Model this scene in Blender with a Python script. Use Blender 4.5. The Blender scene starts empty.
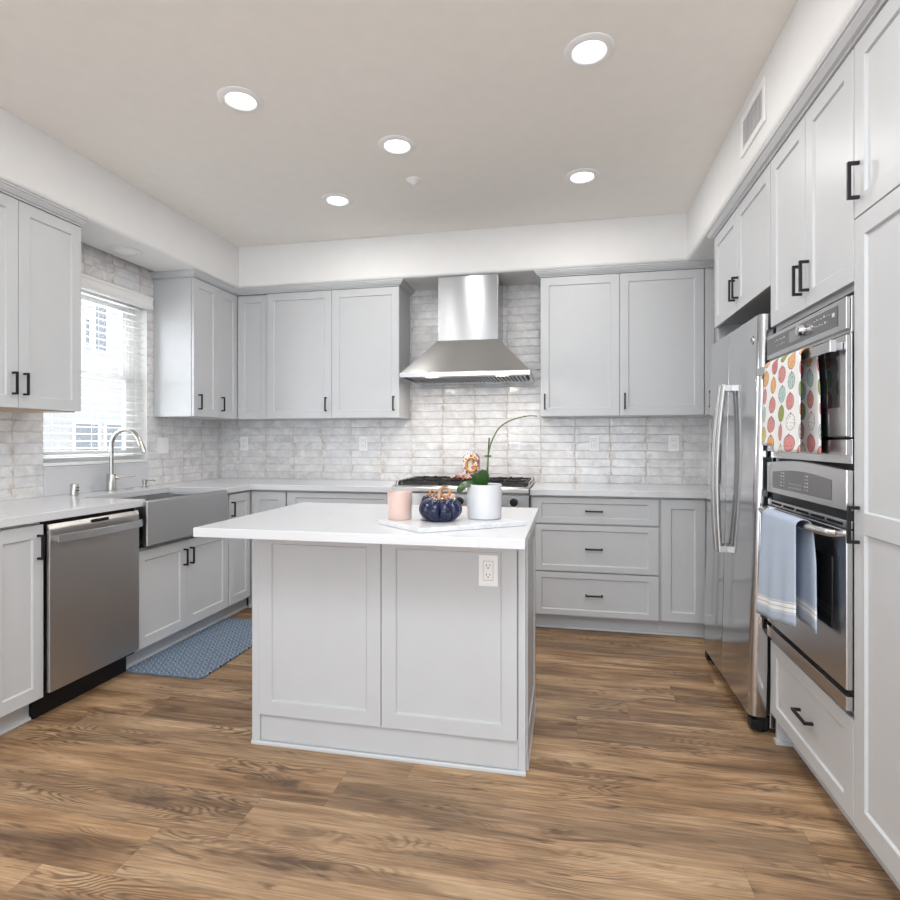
import bpy, bmesh, math, random
from mathutils import Vector, Matrix
random.seed(7)
PI = math.pi
SC = bpy.context.scene
C = SC.collection

# ------------------------------------------------------------------ camera, world, light, exposure
cam_d = bpy.data.cameras.new('camera')
cam = bpy.data.objects.new('camera', cam_d); C.objects.link(cam)
cam.location = (0, 0, 1.225)
cam.rotation_euler = (PI/2, 0, math.radians(11.755))
cam_d.sensor_width = 36; cam_d.lens = 564.15/900*36
cam_d.shift_y = -8.7/900
cam_d.clip_start = 0.02; cam_d.clip_end = 200
SC.camera = cam

SC.view_settings.view_transform = 'Standard'
SC.view_settings.look = 'None'
SC.view_settings.gamma = 1
SC.view_settings.use_curve_mapping = False
SC.view_settings.exposure = 0.94
SC.cycles.use_denoising = True
SC.cycles.max_bounces = 10
SC.cycles.diffuse_bounces = 6
SC.cycles.glossy_bounces = 5
SC.cycles.transparent_max_bounces = 24
SC.cycles.sample_clamp_indirect = 6
SC.cycles.caustics_reflective = False
SC.cycles.caustics_refractive = False

world = bpy.data.worlds.new('overcast_sky'); SC.world = world; world.use_nodes = True
bg = world.node_tree.nodes['Background']
bg.inputs[0].default_value = (0.86, 0.93, 1.0, 1); bg.inputs[1].default_value = 1.9

ZC_ = 2.74
def area_light(name, loc, rot, sx, sy, power, color, spread=PI):
    l = bpy.data.lights.new(name, 'AREA'); l.shape = 'RECTANGLE'; l.size = sx; l.size_y = sy
    l.energy = power; l.color = color; l.spread = spread
    o = bpy.data.objects.new(name, l); C.objects.link(o); o.location = loc; o.rotation_euler = rot
    return o
# the room is open behind the camera; more daylight comes through the sink window
area_light('sink_window_daylight', (-3.16, 3.04, 1.65), (0, -PI/2, 0), 1.0, 0.78, 11, (0.93, 0.97, 1.0))
area_light('overhead_fill', (.25, -.15, ZC_-.03), (0, 0, 0), 1.6, 1.2, 34, (0.90, 0.95, 1.0))  # added soft fill overhead, out of view; the ceiling has no opening here
LAMP_POWER = 2.8
LAMP_COLOR = (1.0, 0.975, 0.945)

# ------------------------------------------------------------------ mesh helper
class MB:
    def __init__(s): s.bm = bmesh.new(); s.mi = 0
    def v(s, p): return s.bm.verts.new(p)
    def f(s, vs):
        try:
            f = s.bm.faces.new(vs); f.material_index = s.mi; return f
        except ValueError: return None
    def box(s, a, b):
        x0, x1 = sorted((a[0], b[0])); y0, y1 = sorted((a[1], b[1])); z0, z1 = sorted((a[2], b[2]))
        v = [s.v(p) for p in ((x0,y0,z0),(x1,y0,z0),(x1,y1,z0),(x0,y1,z0),(x0,y0,z1),(x1,y0,z1),(x1,y1,z1),(x0,y1,z1))]
        for q in ((0,3,2,1),(4,5,6,7),(0,1,5,4),(1,2,6,5),(2,3,7,6),(3,0,4,7)): s.f([v[i] for i in q])
        return s
    def rings(s, rings, closed=False, cap=True):
        R = [[s.v(p) for p in r] for r in rings]
        n = len(R[0]); m = len(R)
        for i in range(m if closed else m-1):
            a, b = R[i], R[(i+1) % m]
            for j in range(n): s.f([a[j], a[(j+1) % n], b[(j+1) % n], b[j]])
        if cap and not closed:
            s.f(list(reversed(R[0]))); s.f(R[-1])
        return s
    def tube(s, pts, r, seg=10, closed=False, sq=None):
        pts = [Vector(p) for p in pts]; m = len(pts)
        rr = r if isinstance(r, (list, tuple)) else [r]*m
        rings = []; up = None
        for i, p in enumerate(pts):
            if closed: t = pts[(i+1) % m]-pts[i-1]
            else: t = pts[min(i+1, m-1)]-pts[max(i-1, 0)]
            t.normalize()
            if up is None:
                up = Vector((0,0,1)) if abs(t.z) < .9 else Vector((0,1,0))
            up = (up - t*up.dot(t)).normalized(); w = t.cross(up)
            if sq: rings.append([p+up*(sq[0]*a)+w*(sq[1]*b) for a, b in ((1,1),(1,-1),(-1,-1),(-1,1))])
            else: rings.append([p+(up*math.cos(2*PI*k/seg)+w*math.sin(2*PI*k/seg))*rr[i] for k in range(seg)])
        return s.rings(rings, closed)
    def cyl(s, a, b, r, seg=24, r2=None): return s.tube([a, b], [r, r if r2 is None else r2], seg)
    def lathe(s, prof, c, seg=32, axis='z', cap=True):
        rings = []
        for r, h in prof:
            ring = []
            for k in range(seg):
                a = 2*PI*k/seg; x, y = r*math.cos(a), r*math.sin(a)
                if axis == 'z': ring.append((c[0]+x, c[1]+y, c[2]+h))
                elif axis == 'x': ring.append((c[0]+h, c[1]+x, c[2]+y))
                else: ring.append((c[0]+x, c[1]+h, c[2]+y))
            rings.append(ring)
        return s.rings(rings, cap=cap)
    def prism(s, poly, vec):
        a = [s.v(p) for p in poly]; b = [s.v(Vector(p)+Vector(vec)) for p in poly]
        s.f(list(reversed(a))); s.f(b); n = len(a)
        for i in range(n): s.f([a[i], a[(i+1) % n], b[(i+1) % n], b[i]])
        return s
    def ball(s, c, r, seg=12, sc=(1,1,1)):
        rings = []
        for i in range(1, seg//2):
            t = PI*i/(seg//2)
            rings.append([(c[0]+r*sc[0]*math.sin(t)*math.cos(2*PI*k/seg), c[1]+r*sc[1]*math.sin(t)*math.sin(2*PI*k/seg), c[2]-r*sc[2]*math.cos(t)) for k in range(seg)])
        return s.rings(rings)
    def sweep(s, path, prof):
        """path: (x,y) points; prof: closed (offset to the right of travel, z)."""
        P = [Vector(p) for p in path]; n = len(P); rings = []
        for i in range(n):
            d1 = (P[i]-P[i-1]).normalized() if i else None
            d2 = (P[i+1]-P[i]).normalized() if i < n-1 else None
            if d1 is None: d1 = d2
            if d2 is None: d2 = d1
            n1 = Vector((d1.y, -d1.x)); n2 = Vector((d2.y, -d2.x))
            m = (n1+n2); m = m/(m.dot(n1))
            rings.append([(P[i].x+m.x*o, P[i].y+m.y*o, z) for o, z in prof])
        return s.rings(rings)
    def build(s, name, mats, parent=None, bevel=0, smooth=False, seg=2, flip=False):
        me = bpy.data.meshes.new(name)
        bmesh.ops.recalc_face_normals(s.bm, faces=s.bm.faces)
        root = parent
        while root is not None and root.parent is not None: root = root.parent
        if root is not None: bmesh.ops.translate(s.bm, verts=s.bm.verts, vec=-Vector(root['base']))
        s.bm.to_mesh(me); s.bm.free()
        for m in (mats if isinstance(mats, (list, tuple)) else [mats]): me.materials.append(m)
        if smooth:
            me.shade_smooth()
            me.set_sharp_from_angle(angle=math.radians(38))
        o = bpy.data.objects.new(name, me); C.objects.link(o)
        if parent is not None: o.parent = parent
        if bevel:
            b = o.modifiers.new('bevel', 'BEVEL'); b.width = bevel; b.segments = seg; b.limit_method = 'ANGLE'; b.angle_limit = math.radians(50)
            b.harden_normals = False
        return o

def thing(name, label, cat, loc=(0,0,0), group=None):
    o = bpy.data.objects.new(name, None); C.objects.link(o)
    o.location = loc; o['label'] = label; o['category'] = cat; o['base'] = list(loc); o.empty_display_size = .05
    if group: o['group'] = group
    return o
def tag(o, label, cat, group=None, kind=None):
    o['label'] = label; o['category'] = cat
    if group: o['group'] = group
    if kind: o['kind'] = kind
    return o
def struct(o): o['kind'] = 'structure'; return o

# ------------------------------------------------------------------ node helper
class NT:
    def __init__(s, name):
        s.m = bpy.data.materials.new(name); s.m.use_nodes = True
        s.t = s.m.node_tree; s.t.nodes.clear()
        s.out = s.t.nodes.new('ShaderNodeOutputMaterial')
        s.b = s.t.nodes.new('ShaderNodeBsdfPrincipled'); s.t.links.new(s.b.outputs[0], s.out.inputs[0])
    def put(s, sock, val):
        if val is None: return
        if isinstance(val, bpy.types.NodeSocket): s.t.links.new(val, sock)
        else:
            if sock.type == 'RGBA' and not isinstance(val, (tuple, list)): val = (val, val, val)
            if isinstance(val, (tuple, list)) and len(val) == 3 and sock.type == 'RGBA': val = (*val, 1)
            sock.default_value = val
    def set(s, **k):
        for n, v in k.items(): s.put(s.b.inputs[n.replace('_', ' ')], v)
        return s
    def n(s, typ, **k):
        nd = s.t.nodes.new(typ)
        for a, v in k.items(): setattr(nd, a, v)
        return nd
    def math(s, op, a, b=None, c=None):
        nd = s.n('ShaderNodeMath', operation=op); s.put(nd.inputs[0], a)
        if b is not None: s.put(nd.inputs[1], b)
        if c is not None: s.put(nd.inputs[2], c)
        return nd.outputs[0]
    def obj(s): return s.n('ShaderNodeTexCoord').outputs['Object']
    def uv(s): return s.n('ShaderNodeTexCoord').outputs['UV']
    def sep(s, v):
        nd = s.n('ShaderNodeSeparateXYZ'); s.put(nd.inputs[0], v); return nd.outputs
    def comb(s, x=0, y=0, z=0):
        nd = s.n('ShaderNodeCombineXYZ'); s.put(nd.inputs[0], x); s.put(nd.inputs[1], y); s.put(nd.inputs[2], z); return nd.outputs[0]
    def noise(s, vec, scale=5, detail=3, rough=.5, dist=0, out=0):
        nd = s.n('ShaderNodeTexNoise'); s.put(nd.inputs['Vector'], vec); s.put(nd.inputs['Scale'], scale)
        s.put(nd.inputs['Detail'], detail); s.put(nd.inputs['Roughness'], rough); s.put(nd.inputs['Distortion'], dist)
        return nd.outputs[out]
    def white(s, vec, out=0):
        nd = s.n('ShaderNodeTexWhiteNoise', noise_dimensions='3D'); s.put(nd.inputs['Vector'], vec); return nd.outputs[out]
    def map(s, vec, scale=(1,1,1), loc=(0,0,0), rot=(0,0,0)):
        nd = s.n('ShaderNodeMapping'); s.put(nd.inputs[0], vec); s.put(nd.inputs['Location'], loc); s.put(nd.inputs['Rotation'], rot); s.put(nd.inputs['Scale'], scale)
        return nd.outputs[0]
    def ramp(s, fac, stops, interp='LINEAR'):
        nd = s.n('ShaderNodeValToRGB'); s.put(nd.inputs[0], fac); r = nd.color_ramp; r.interpolation = interp
        while len(r.elements) < len(stops): r.elements.new(.5)
        for e, (p, c) in zip(r.elements, stops):
            e.position = p; e.color = (*c, 1) if isinstance(c, tuple) else (c, c, c, 1)
        return nd.outputs[0]
    def mix(s, fac, a, b, blend='MIX'):
        nd = s.n('ShaderNodeMix', data_type='RGBA', blend_type=blend)
        s.put(nd.inputs[0], fac); s.put(nd.inputs[6], a); s.put(nd.inputs[7], b); return nd.outputs[2]
    def rng(s, v, a, b, c=0, d=1):
        nd = s.n('ShaderNodeMapRange'); s.put(nd.inputs[0], v); s.put(nd.inputs[1], a); s.put(nd.inputs[2], b); s.put(nd.inputs[3], c); s.put(nd.inputs[4], d)
        return nd.outputs[0]
    def bump(s, h, strength=.2, dist=.01):
        nd = s.n('ShaderNodeBump'); s.put(nd.inputs['Height'], h); s.put(nd.inputs['Strength'], strength); s.put(nd.inputs['Distance'], dist)
        s.t.links.new(nd.outputs[0], s.b.inputs['Normal'])
def plain(name, col, rough=.5, metal=0, var=.03, scale=12, bump=0, bscale=200, **k):
    n = NT(name); o = n.obj()
    f = n.noise(o, scale, 3)
    c = n.mix(n.rng(f, .3, .7), tuple(min(1, x*(1-var)) for x in col), tuple(min(1, x*(1+var)) for x in col))
    n.set(Base_Color=c, Roughness=rough, Metallic=metal, **k)
    if bump: n.bump(n.noise(o, bscale, 2), bump, .001)
    return n.m

# ------------------------------------------------------------------ materials
M = {}
M['paint'] = plain('grey_cabinet_paint', (.535, .548, .565), .38, var=.01, bump=.05, bscale=90)
M['wall'] = plain('white_wall_paint', (.80, .80, .80), .7, var=.01, bump=.25, bscale=130)
M['ceiling'] = plain('cream_ceiling_paint', (.90, .875, .825), .8, var=.012, bump=.5, bscale=75)
M['black'] = plain('matt_black_metal', (.007, .007, .008), .45, 0, Specular_IOR_Level=.35)
M['blackpl'] = plain('black_plastic', (.008, .008, .009), .5, Specular_IOR_Level=.25)
M['dark'] = plain('dark_interior', (.03, .03, .032), .6)
M['white'] = plain('white_plastic', (.88, .88, .88), .35, var=.01)
M['blind'] = plain('white_blind_slat', (.84, .84, .83), .45, var=.01)
M['vinyl'] = plain('white_vinyl', (.8, .8, .8), .35, var=.01)
M['vent'] = plain('white_vent_metal', (.76, .76, .76), .4)
M['slot'] = plain('slot_black', (.008, .008, .008), .7, Specular_IOR_Level=.1)
M['blackglass'] = plain('black_oven_glass', (.012, .013, .015), .06, Specular_IOR_Level=.7)
M['greyglass'] = plain('grey_control_glass', (.10, .10, .105), .12)
M['display'] = plain('grey_display', (.22, .22, .22), .2)
M['mark'] = plain('pale_print', (.6, .6, .6), .4)
M['plywood'] = plain('pale_wood_underside', (.55, .40, .26), .6, var=.1)

def steel(name, col=(.60, .60, .605), rough=.24, axis=2, aniso=.6):
    n = NT(name); o = n.obj()
    sc = [2.5, 2.5, 2.5]; sc[axis] = 500
    f = n.noise(n.map(o, tuple(sc)), 1, 2)
    big = n.noise(o, 1.6, 2)
    n.set(Base_Color=n.mix(n.rng(big, .3, .7), tuple(c*.95 for c in col), col), Metallic=1.0, Roughness=n.rng(f, .3, .7, rough*.97, rough*1.03), Anisotropic=aniso, Anisotropic_Rotation=.25)
    tn = n.n('ShaderNodeTangent', direction_type='RADIAL', axis='Z'); n.t.links.new(tn.outputs[0], n.b.inputs['Tangent'])
    return n.m
M['steel'] = steel('brushed_stainless_steel', axis=2)
M['steelv'] = steel('brushed_stainless_chimney', (.42, .425, .435), .22, axis=2, aniso=.9)
M['steelfridge'] = steel('stainless_fridge_skin', (.62, .62, .63), .13, axis=2, aniso=.3)
M['steeldark'] = steel('dark_stainless_steel', (.46, .455, .45), .30, axis=2, aniso=.88)
M['sinksteel'] = steel('sink_stainless_steel', (.52, .52, .52), .3, axis=1)
M['nickel'] = plain('brushed_nickel', (.50, .49, .47), .26, 1.0)
M['chrome'] = plain('chrome', (.75, .75, .76), .12, 1.0)
M['castiron'] = plain('cast_iron', (.015, .015, .016), .55)

def quartz():
    n = NT('white_quartz'); o = n.obj()
    v1 = n.noise(o, 4, 8, .65, 1.2)
    vein = n.math('ABSOLUTE', n.math('SUBTRACT', v1, .5))
    vein = n.rng(vein, 0, .02, 1, 0)
    mask = n.rng(n.noise(o, 3.2, 2), .55, .72)
    speck = n.rng(n.noise(o, 90, 2), .62, .72)
    sm = n.rng(n.noise(n.map(o, (1,1,1), (4,2,1)), 7, 3), .55, .7)
    c = n.mix(n.math('MULTIPLY', vein, n.math('MULTIPLY', mask, .45)), (.63, .64, .665), (.33, .34, .38))
    c = n.mix(n.math('MULTIPLY', speck, n.math('MULTIPLY', sm, .45)), c, (.45, .46, .48))
    n.set(Base_Color=c, Roughness=.14)
    return n.m
M['quartz'] = quartz()
def marble():
    n = NT('white_marble'); o = n.obj()
    v1 = n.noise(o, 9, 8, .6, 1.5)
    vein = n.rng(n.math('ABSOLUTE', n.math('SUBTRACT', v1, .5)), 0, .05, 1, 0)
    n.set(Base_Color=n.mix(n.math('MULTIPLY', vein, .3), (.66, .67, .69), (.42, .44, .48)), Roughness=.22)
    return n.m
M['marble'] = marble()

def tile(name, axis, w, h, a0, z0):
    """glazed handmade tiles stacked in straight columns"""
    n = NT(name); o = n.obj(); x, y, z = n.sep(o)
    a = x if axis == 'x' else y
    wob = n.noise(o, 7, 2); wob2 = n.noise(n.map(o, (1,1,1), (5,5,5)), 9, 2)
    rowid0 = n.math('FLOOR', n.math('DIVIDE', n.math('SUBTRACT', z, z0), h))
    jit = n.math('MULTIPLY', n.math('SUBTRACT', n.white(n.comb(rowid0, 3, 1)), .5), .010)
    A = n.math('DIVIDE', n.math('ADD', n.math('ADD', n.math('SUBTRACT', a, a0), jit), n.math('MULTIPLY', n.math('SUBTRACT', wob, .5), .008)), w)
    Z = n.math('DIVIDE', n.math('ADD', n.math('SUBTRACT', z, z0), n.math('MULTIPLY', n.math('SUBTRACT', wob2, .5), .006)), h)
    ia, iz = n.math('FLOOR', A), n.math('FLOOR', Z)
    fa, fz = n.math('FRACT', A), n.math('FRACT', Z)
    ea = n.math('MULTIPLY', n.math('MINIMUM', fa, n.math('SUBTRACT', 1, fa)), w)
    ez = n.math('MULTIPLY', n.math('MINIMUM', fz, n.math('SUBTRACT', 1, fz)), h)
    e = n.math('MINIMUM', ea, ez)                            # metres to the nearest edge
    idv = n.comb(ia, iz, 0)
    r = n.white(idv)
    r2 = n.white(n.comb(iz, ia, 7))
    off = n.n('ShaderNodeVectorMath', operation='SCALE'); wn = n.n('ShaderNodeTexWhiteNoise', noise_dimensions='3D'); n.put(wn.inputs['Vector'], idv)
    n.put(off.inputs[0], wn.outputs[1]); n.put(off.inputs[3], 9.0)
    ad = n.n('ShaderNodeVectorMath', operation='ADD'); n.put(ad.inputs[0], o); n.put(ad.inputs[1], off.outputs[0]); P = ad.outputs[0]
    cloud = n.noise(P, 11, 5, .65, .6)
    base = n.mix(n.rng(cloud, .32, .68), (.56, .555, .56), (.86, .85, .84))
    base = n.mix(n.math('MULTIPLY', r, .38), base, (.80, .80, .80))
    base = n.mix(n.math('MULTIPLY', n.rng(r2, .55, 1), .25), base, (.62, .66, .74))
    stain = n.math('MULTIPLY', n.rng(n.noise(P, 16, 4, .6), .50, .68), n.rng(ea, 0, .05, 1, 0))
    base = n.mix(n.math('MULTIPLY', stain, .75), base, (.44, .33, .24))
    rim = n.math('MULTIPLY', n.rng(e, .0015, .007, 1, 0), n.rng(n.noise(o, 30, 3), .35, .65))
    base = n.mix(n.math('MULTIPLY', rim, .4), base, (.45, .42, .40))
    g = n.rng(e, .0003, .0014, 1, 0)
    col = n.mix(n.math('MULTIPLY', g, n.rng(n.noise(o, 22, 2), .35, .6, .35, 1)), base, (.50, .47, .45))
    nd = n.n('ShaderNodeMix', data_type='FLOAT'); n.put(nd.inputs[0], g); n.put(nd.inputs[2], .09); n.put(nd.inputs[3], .8)
    n.set(Base_Color=col, Roughness=nd.outputs[0], Specular_IOR_Level=.6)
    wav = n.noise(n.map(P, (1, 1, 1.6)), 14, 3, .55, .4)
    hgt = n.math('ADD', n.math('MULTIPLY', wav, 1.0), n.math('MULTIPLY', n.rng(e, 0, .005, -1, 0), .5))
    n.bump(hgt, .8, .005)
    return n.m
M['tile_back'] = tile('glazed_tile_back', 'x', .2535, .0610, -.198, .911)
M['tile_left'] = tile('glazed_tile_left', 'y', .2265, .0610, 3.597, .911)

def floor_mat():
    n = NT('oak_plank_floor'); o = n.obj(); x, y, z = n.sep(o)
    W = .2035; L = 1.524
    R = n.math('DIVIDE', n.math('SUBTRACT', y, 1.360), W)
    row = n.math('FLOOR', R); fr = n.math('FRACT', R)
    step = n.math('MULTIPLY', n.math('GREATER_THAN', row, 4.5), .15)
    x0 = n.math('ADD', n.math('ADD', n.math('MULTIPLY', row, .23), step), -1.26)
    K = n.math('DIVIDE', n.math('SUBTRACT', x, x0), L)
    col = n.math('FLOOR', K); fk = n.math('FRACT', K)
    ey = n.math('MULTIPLY', n.math('MINIMUM', fr, n.math('SUBTRACT', 1, fr)), W)
    ex = n.math('MULTIPLY', n.math('MINIMUM', fk, n.math('SUBTRACT', 1, fk)), L)
    e = n.math('MINIMUM', ex, ey)
    wn = n.n('ShaderNodeTexWhiteNoise', noise_dimensions='3D'); n.put(wn.inputs['Vector'], n.comb(row, col, 2))
    sc = n.n('ShaderNodeVectorMath', operation='SCALE'); n.put(sc.inputs[0], wn.outputs[1]); n.put(sc.inputs[3], 17.0)
    ad = n.n('ShaderNodeVectorMath', operation='ADD'); n.put(ad.inputs[0], o); n.put(ad.inputs[1], sc.outputs[0]); P = ad.outputs[0]
    # broad light/dark figure along the board
    fig = n.noise(n.map(P, (1.1, 6.5, 1)), 1.3, 4, .55, .6)
    # cathedral grain: contour lines of a stretched noise
    cat = n.noise(n.map(P, (1.0, 5.5, 1)), 1.25, 2.5, .5, .35)
    ringv = n.math('FRACT', n.math('MULTIPLY', cat, 34.0))
    ring = n.math('ABSOLUTE', n.math('SUBTRACT', ringv, .5))
    ring = n.rng(ring, .18, .42, 0, 1)
    ringmask = n.rng(n.noise(n.map(P, (1.2, 4, 1), (3,3,0)), 1.6, 2), .47, .64)
    fine = n.noise(n.map(P, (7, 190, 1)), 1.0, 4, .6)
    fine2 = n.noise(n.map(P, (2.5, 60, 1)), 1.0, 3, .6)
    knot = n.noise(n.map(P, (2.6, 12, 1)), 1.15, 3, .55, .8)
    kn = n.rng(knot, .60, .70)
    c = n.ramp(fig, [(.28, (.090, .050, .026)), (.41, (.230, .130, .066)), (.54, (.410, .248, .128)), (.70, (.62, .42, .245))])
    tone = wn.outputs[0]
    c = n.mix(n.math('MULTIPLY', n.rng(tone, .4, 1), .34), c, (.34, .25, .165))
    c = n.mix(n.math('MULTIPLY', n.math('MULTIPLY', ring, ringmask), .85), c, (.11, .064, .036))
    c = n.mix(n.rng(fine, .42, .66, 0, .55), c, (.14, .08, .042))
    c = n.mix(n.rng(fine2, .5, .75, 0, .30), c, (.60, .46, .31))
    streak = n.noise(n.map(P, (.9, 34, 1)), 1.0, 4, .65)
    c = n.mix(n.rng(streak, .52, .72, 0, .45), c, (.085, .046, .024))
    c = n.mix(n.math('MULTIPLY', kn, .75), c, (.085, .052, .034))
    c = n.mix(n.rng(e, .0004, .0014, .5, 0), c, (.16, .11, .07))
    n.set(Base_Color=c, Roughness=n.rng(fine, .3, .7, .40, .52), Specular_IOR_Level=.45)
    n.bump(n.math('ADD', fine, n.rng(e, 0, .002, -1.5, 0)), .15, .0012)
    return n.m
M['floor'] = floor_mat()

def mat_rug():
    n = NT('blue_patterned_mat'); o = n.obj(); x, y, z = n.sep(o)
    s = .046
    r = n.math('DIVIDE', y, s); row = n.math('FLOOR', r); fr = n.math('SUBTRACT', n.math('FRACT', r), .5)
    k = n.math('ADD', n.math('DIVIDE', x, s*1.0), n.math('MULTIPLY', n.math('MODULO', row, 2), .5))
    fk = n.math('SUBTRACT', n.math('FRACT', k), .5)
    d1 = n.math('ADD', n.math('ABSOLUTE', n.math('MULTIPLY', fk, 1.3)), n.math('ABSOLUTE', fr))
    g = n.rng(d1, .17, .21, 1, 0)
    a = n.math('ABSOLUTE', n.math('SUBTRACT', d1, .38)); ring = n.rng(a, .05, .08, 1, 0)
    base = n.mix(n.rng(n.noise(o, 60, 2), .4, .6), (.11, .165, .235), (.16, .22, .30))
    c = n.mix(n.math('MULTIPLY', ring, .85), base, (.42, .47, .55))
    c = n.mix(g, c, (.015, .02, .035))
    n.set(Base_Color=c, Roughness=.7); n.bump(n.noise(o, 500, 2), .2, .001)
    return n.m
M['rug'] = mat_rug()

def towel_pumpkin():
    n = NT('pumpkin_print_cloth'); u, v, w = n.sep(n.uv())
    # staggered grid of gourd-like blobs; u, v in metres
    cw, ch = .082, .070
    U = n.math('DIVIDE', u, cw); iu = n.math('FLOOR', U)
    V = n.math('ADD', n.math('DIVIDE', v, ch), n.math('MULTIPLY', n.math('MODULO', iu, 2), .5)); iv = n.math('FLOOR', V)
    wn = n.n('ShaderNodeTexWhiteNoise', noise_dimensions='3D'); n.put(wn.inputs['Vector'], n.comb(iu, iv, 5)); rnd = wn.outputs[0]
    wn2 = n.white(n.comb(iv, iu, 9))
    fu = n.math('SUBTRACT', n.math('FRACT', U), .5); fv = n.math('SUBTRACT', n.math('FRACT', V), .5)
    fu = n.math('ADD', fu, n.math('MULTIPLY', n.math('SUBTRACT', rnd, .5), .16)); fv = n.math('ADD', fv, n.math('MULTIPLY', n.math('SUBTRACT', wn2, .5), .10))
    wid = n.rng(wn2, 0, 1, .24, .47)
    d = n.math('SQRT', n.math('ADD', n.math('POWER', n.math('DIVIDE', fu, wid), 2), n.math('POWER', n.math('DIVIDE', fv, .42), 2)))
    m = n.rng(d, .96, 1.02, 1, 0)
    out = n.math('MULTIPLY', m, n.rng(d, .84, .92, 0, 1))
    colr = n.ramp(rnd, [(0, (.62, .26, .25)), (.2, (.72, .40, .18)), (.34, (.27, .33, .09)), (.48, (.42, .58, .56)), (.62, (.78, .77, .76)), (.76, (.55, .19, .21)), (.88, (.60, .52, .22))], 'CONSTANT')
    dots = n.n('ShaderNodeTexVoronoi'); n.put(dots.inputs['Vector'], n.comb(u, v, 0)); n.put(dots.inputs['Scale'], 130)
    dm = n.rng(dots.outputs[0], .28, .36, 1, 0)
    ribs = n.math('GREATER_THAN', n.math('SINE', n.math('MULTIPLY', n.math('DIVIDE', fu, wid), 13)), .86)
    pat = n.math('MAXIMUM', n.math('MULTIPLY', dm, n.math('GREATER_THAN', wn2, .4)), n.math('MULTIPLY', ribs, n.math('LESS_THAN', wn2, .6)))
    inner = n.mix(n.math('MULTIPLY', pat, .8), colr, (.16, .16, .12))
    c = n.mix(m, (.76, .76, .765), inner)
    c = n.mix(n.math('MULTIPLY', out, .6), c, (.15, .13, .11))
    stem = n.math('MULTIPLY', n.math('LESS_THAN', n.math('ABSOLUTE', fu), .045), n.math('MULTIPLY', n.math('GREATER_THAN', fv, .37), n.math('LESS_THAN', fv, .47)))
    c = n.mix(stem, c, (.12, .11, .09))
    n.set(Base_Color=c, Roughness=.85); n.bump(n.noise(n.uv(), 900, 1), .2, .0006)
    return n.m
M['pumpkincloth'] = towel_pumpkin()
def towel_blue():
    n = NT('blue_striped_cloth'); uvv = n.uv(); u, v, w = n.sep(uvv)
    f = n.noise(n.map(uvv, (700, 250, 1)), 1, 2)
    c = n.mix(n.rng(f, .35, .65), (.33, .41, .53), (.47, .54, .65))
    def band(a, b): return n.math('MULTIPLY', n.math('GREATER_THAN', v, a), n.math('LESS_THAN', v, b))
    for a, b in ((.036, .038), (.042, .054), (.057, .069), (.073, .075)):
        c = n.mix(band(a, b), c, (.80, .80, .80))
    n.set(Base_Color=c, Roughness=.9); n.bump(f, .25, .0008)
    return n.m
M['bluecloth'] = towel_blue()

def siding():
    n = NT('pale_house_siding'); o = n.obj(); x, y, z = n.sep(o)
    f = n.math('FRACT', n.math('DIVIDE', z, .18)); l = n.rng(f, 0, .08, 1, 0)
    n.set(Base_Color=n.mix(n.math('MULTIPLY', l, .5), (.36, .355, .35), (.27, .265, .26)), Roughness=.8)
    return n.m
M['siding'] = siding()
def emis(name, col, st, face=(.9, .9, .9)):
    n = NT(name); o = n.obj()
    n.set(Base_Color=face, Emission_Color=n.mix(n.noise(o, 30), col, tuple(c*.98 for c in col)), Emission_Strength=st, Roughness=.4); return n.m
M['lens'] = emis('lit_lamp_lens', (1.0, .97, .93), 3)
M['hoodlens'] = emis('lit_hood_lens', (1.0, .92, .84), 9)
def glass(name):
    n = NT(name); t = n.t
    tr = n.n('ShaderNodeBsdfTransparent'); gl = n.n('ShaderNodeBsdfGlossy'); gl.inputs['Roughness'].default_value = .02
    fr = n.n('ShaderNodeFresnel'); fr.inputs[0].default_value = 1.25
    mx = n.n('ShaderNodeMixShader'); t.links.new(fr.outputs[0], mx.inputs[0]); t.links.new(tr.outputs[0], mx.inputs[1]); t.links.new(gl.outputs[0], mx.inputs[2])
    t.links.new(mx.outputs[0], n.out.inputs[0]); return n.m
M['glass'] = glass('window_glass')
def pumpkin_glass():
    n = NT('mottled_blue_glass'); o = n.obj()
    f = n.noise(o, 45, 5, .65, .8)
    c = n.ramp(f, [(.3, (.004, .005, .015)), (.5, (.005, .009, .042)), (.68, (.010, .020, .075)), (.84, (.03, .04, .09))])
    z = n.sep(o)[2]
    n.set(Base_Color=c, Roughness=.05, Specular_IOR_Level=.5); return n.m
M['pumpkinglass'] = pumpkin_glass()
M['amber'] = plain('amber_glass', (.42, .20, .08), .1, 0, var=.4, scale=60, Coat_Weight=1.0)
M['copper'] = plain('copper_fleck', (.55, .30, .20), .25, .7, var=.3, scale=90)
M['candle'] = plain('blush_candle_glass', (.68, .50, .44), .28, var=.03, scale=8, Coat_Weight=.4)
M['wax'] = plain('pale_wax', (.80, .68, .60), .5)
M['pot'] = plain('white_ceramic', (.60, .61, .635), .38, var=.02)
M['soil'] = plain('bark_soil', (.10, .08, .05), .9, var=.5, scale=120)
def leaf_mat():
    n = NT('orchid_leaf'); o = n.obj(); f = n.noise(o, 25, 3)
    n.set(Base_Color=n.mix(f, (.006, .032, .004), (.022, .085, .010)), Roughness=.32); return n.m
M['leaf'] = leaf_mat()
M['stemgreen'] = plain('green_stem', (.10, .17, .03), .45, var=.3, scale=40)
M['stake'] = plain('dark_stake', (.03, .035, .03), .5)
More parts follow.
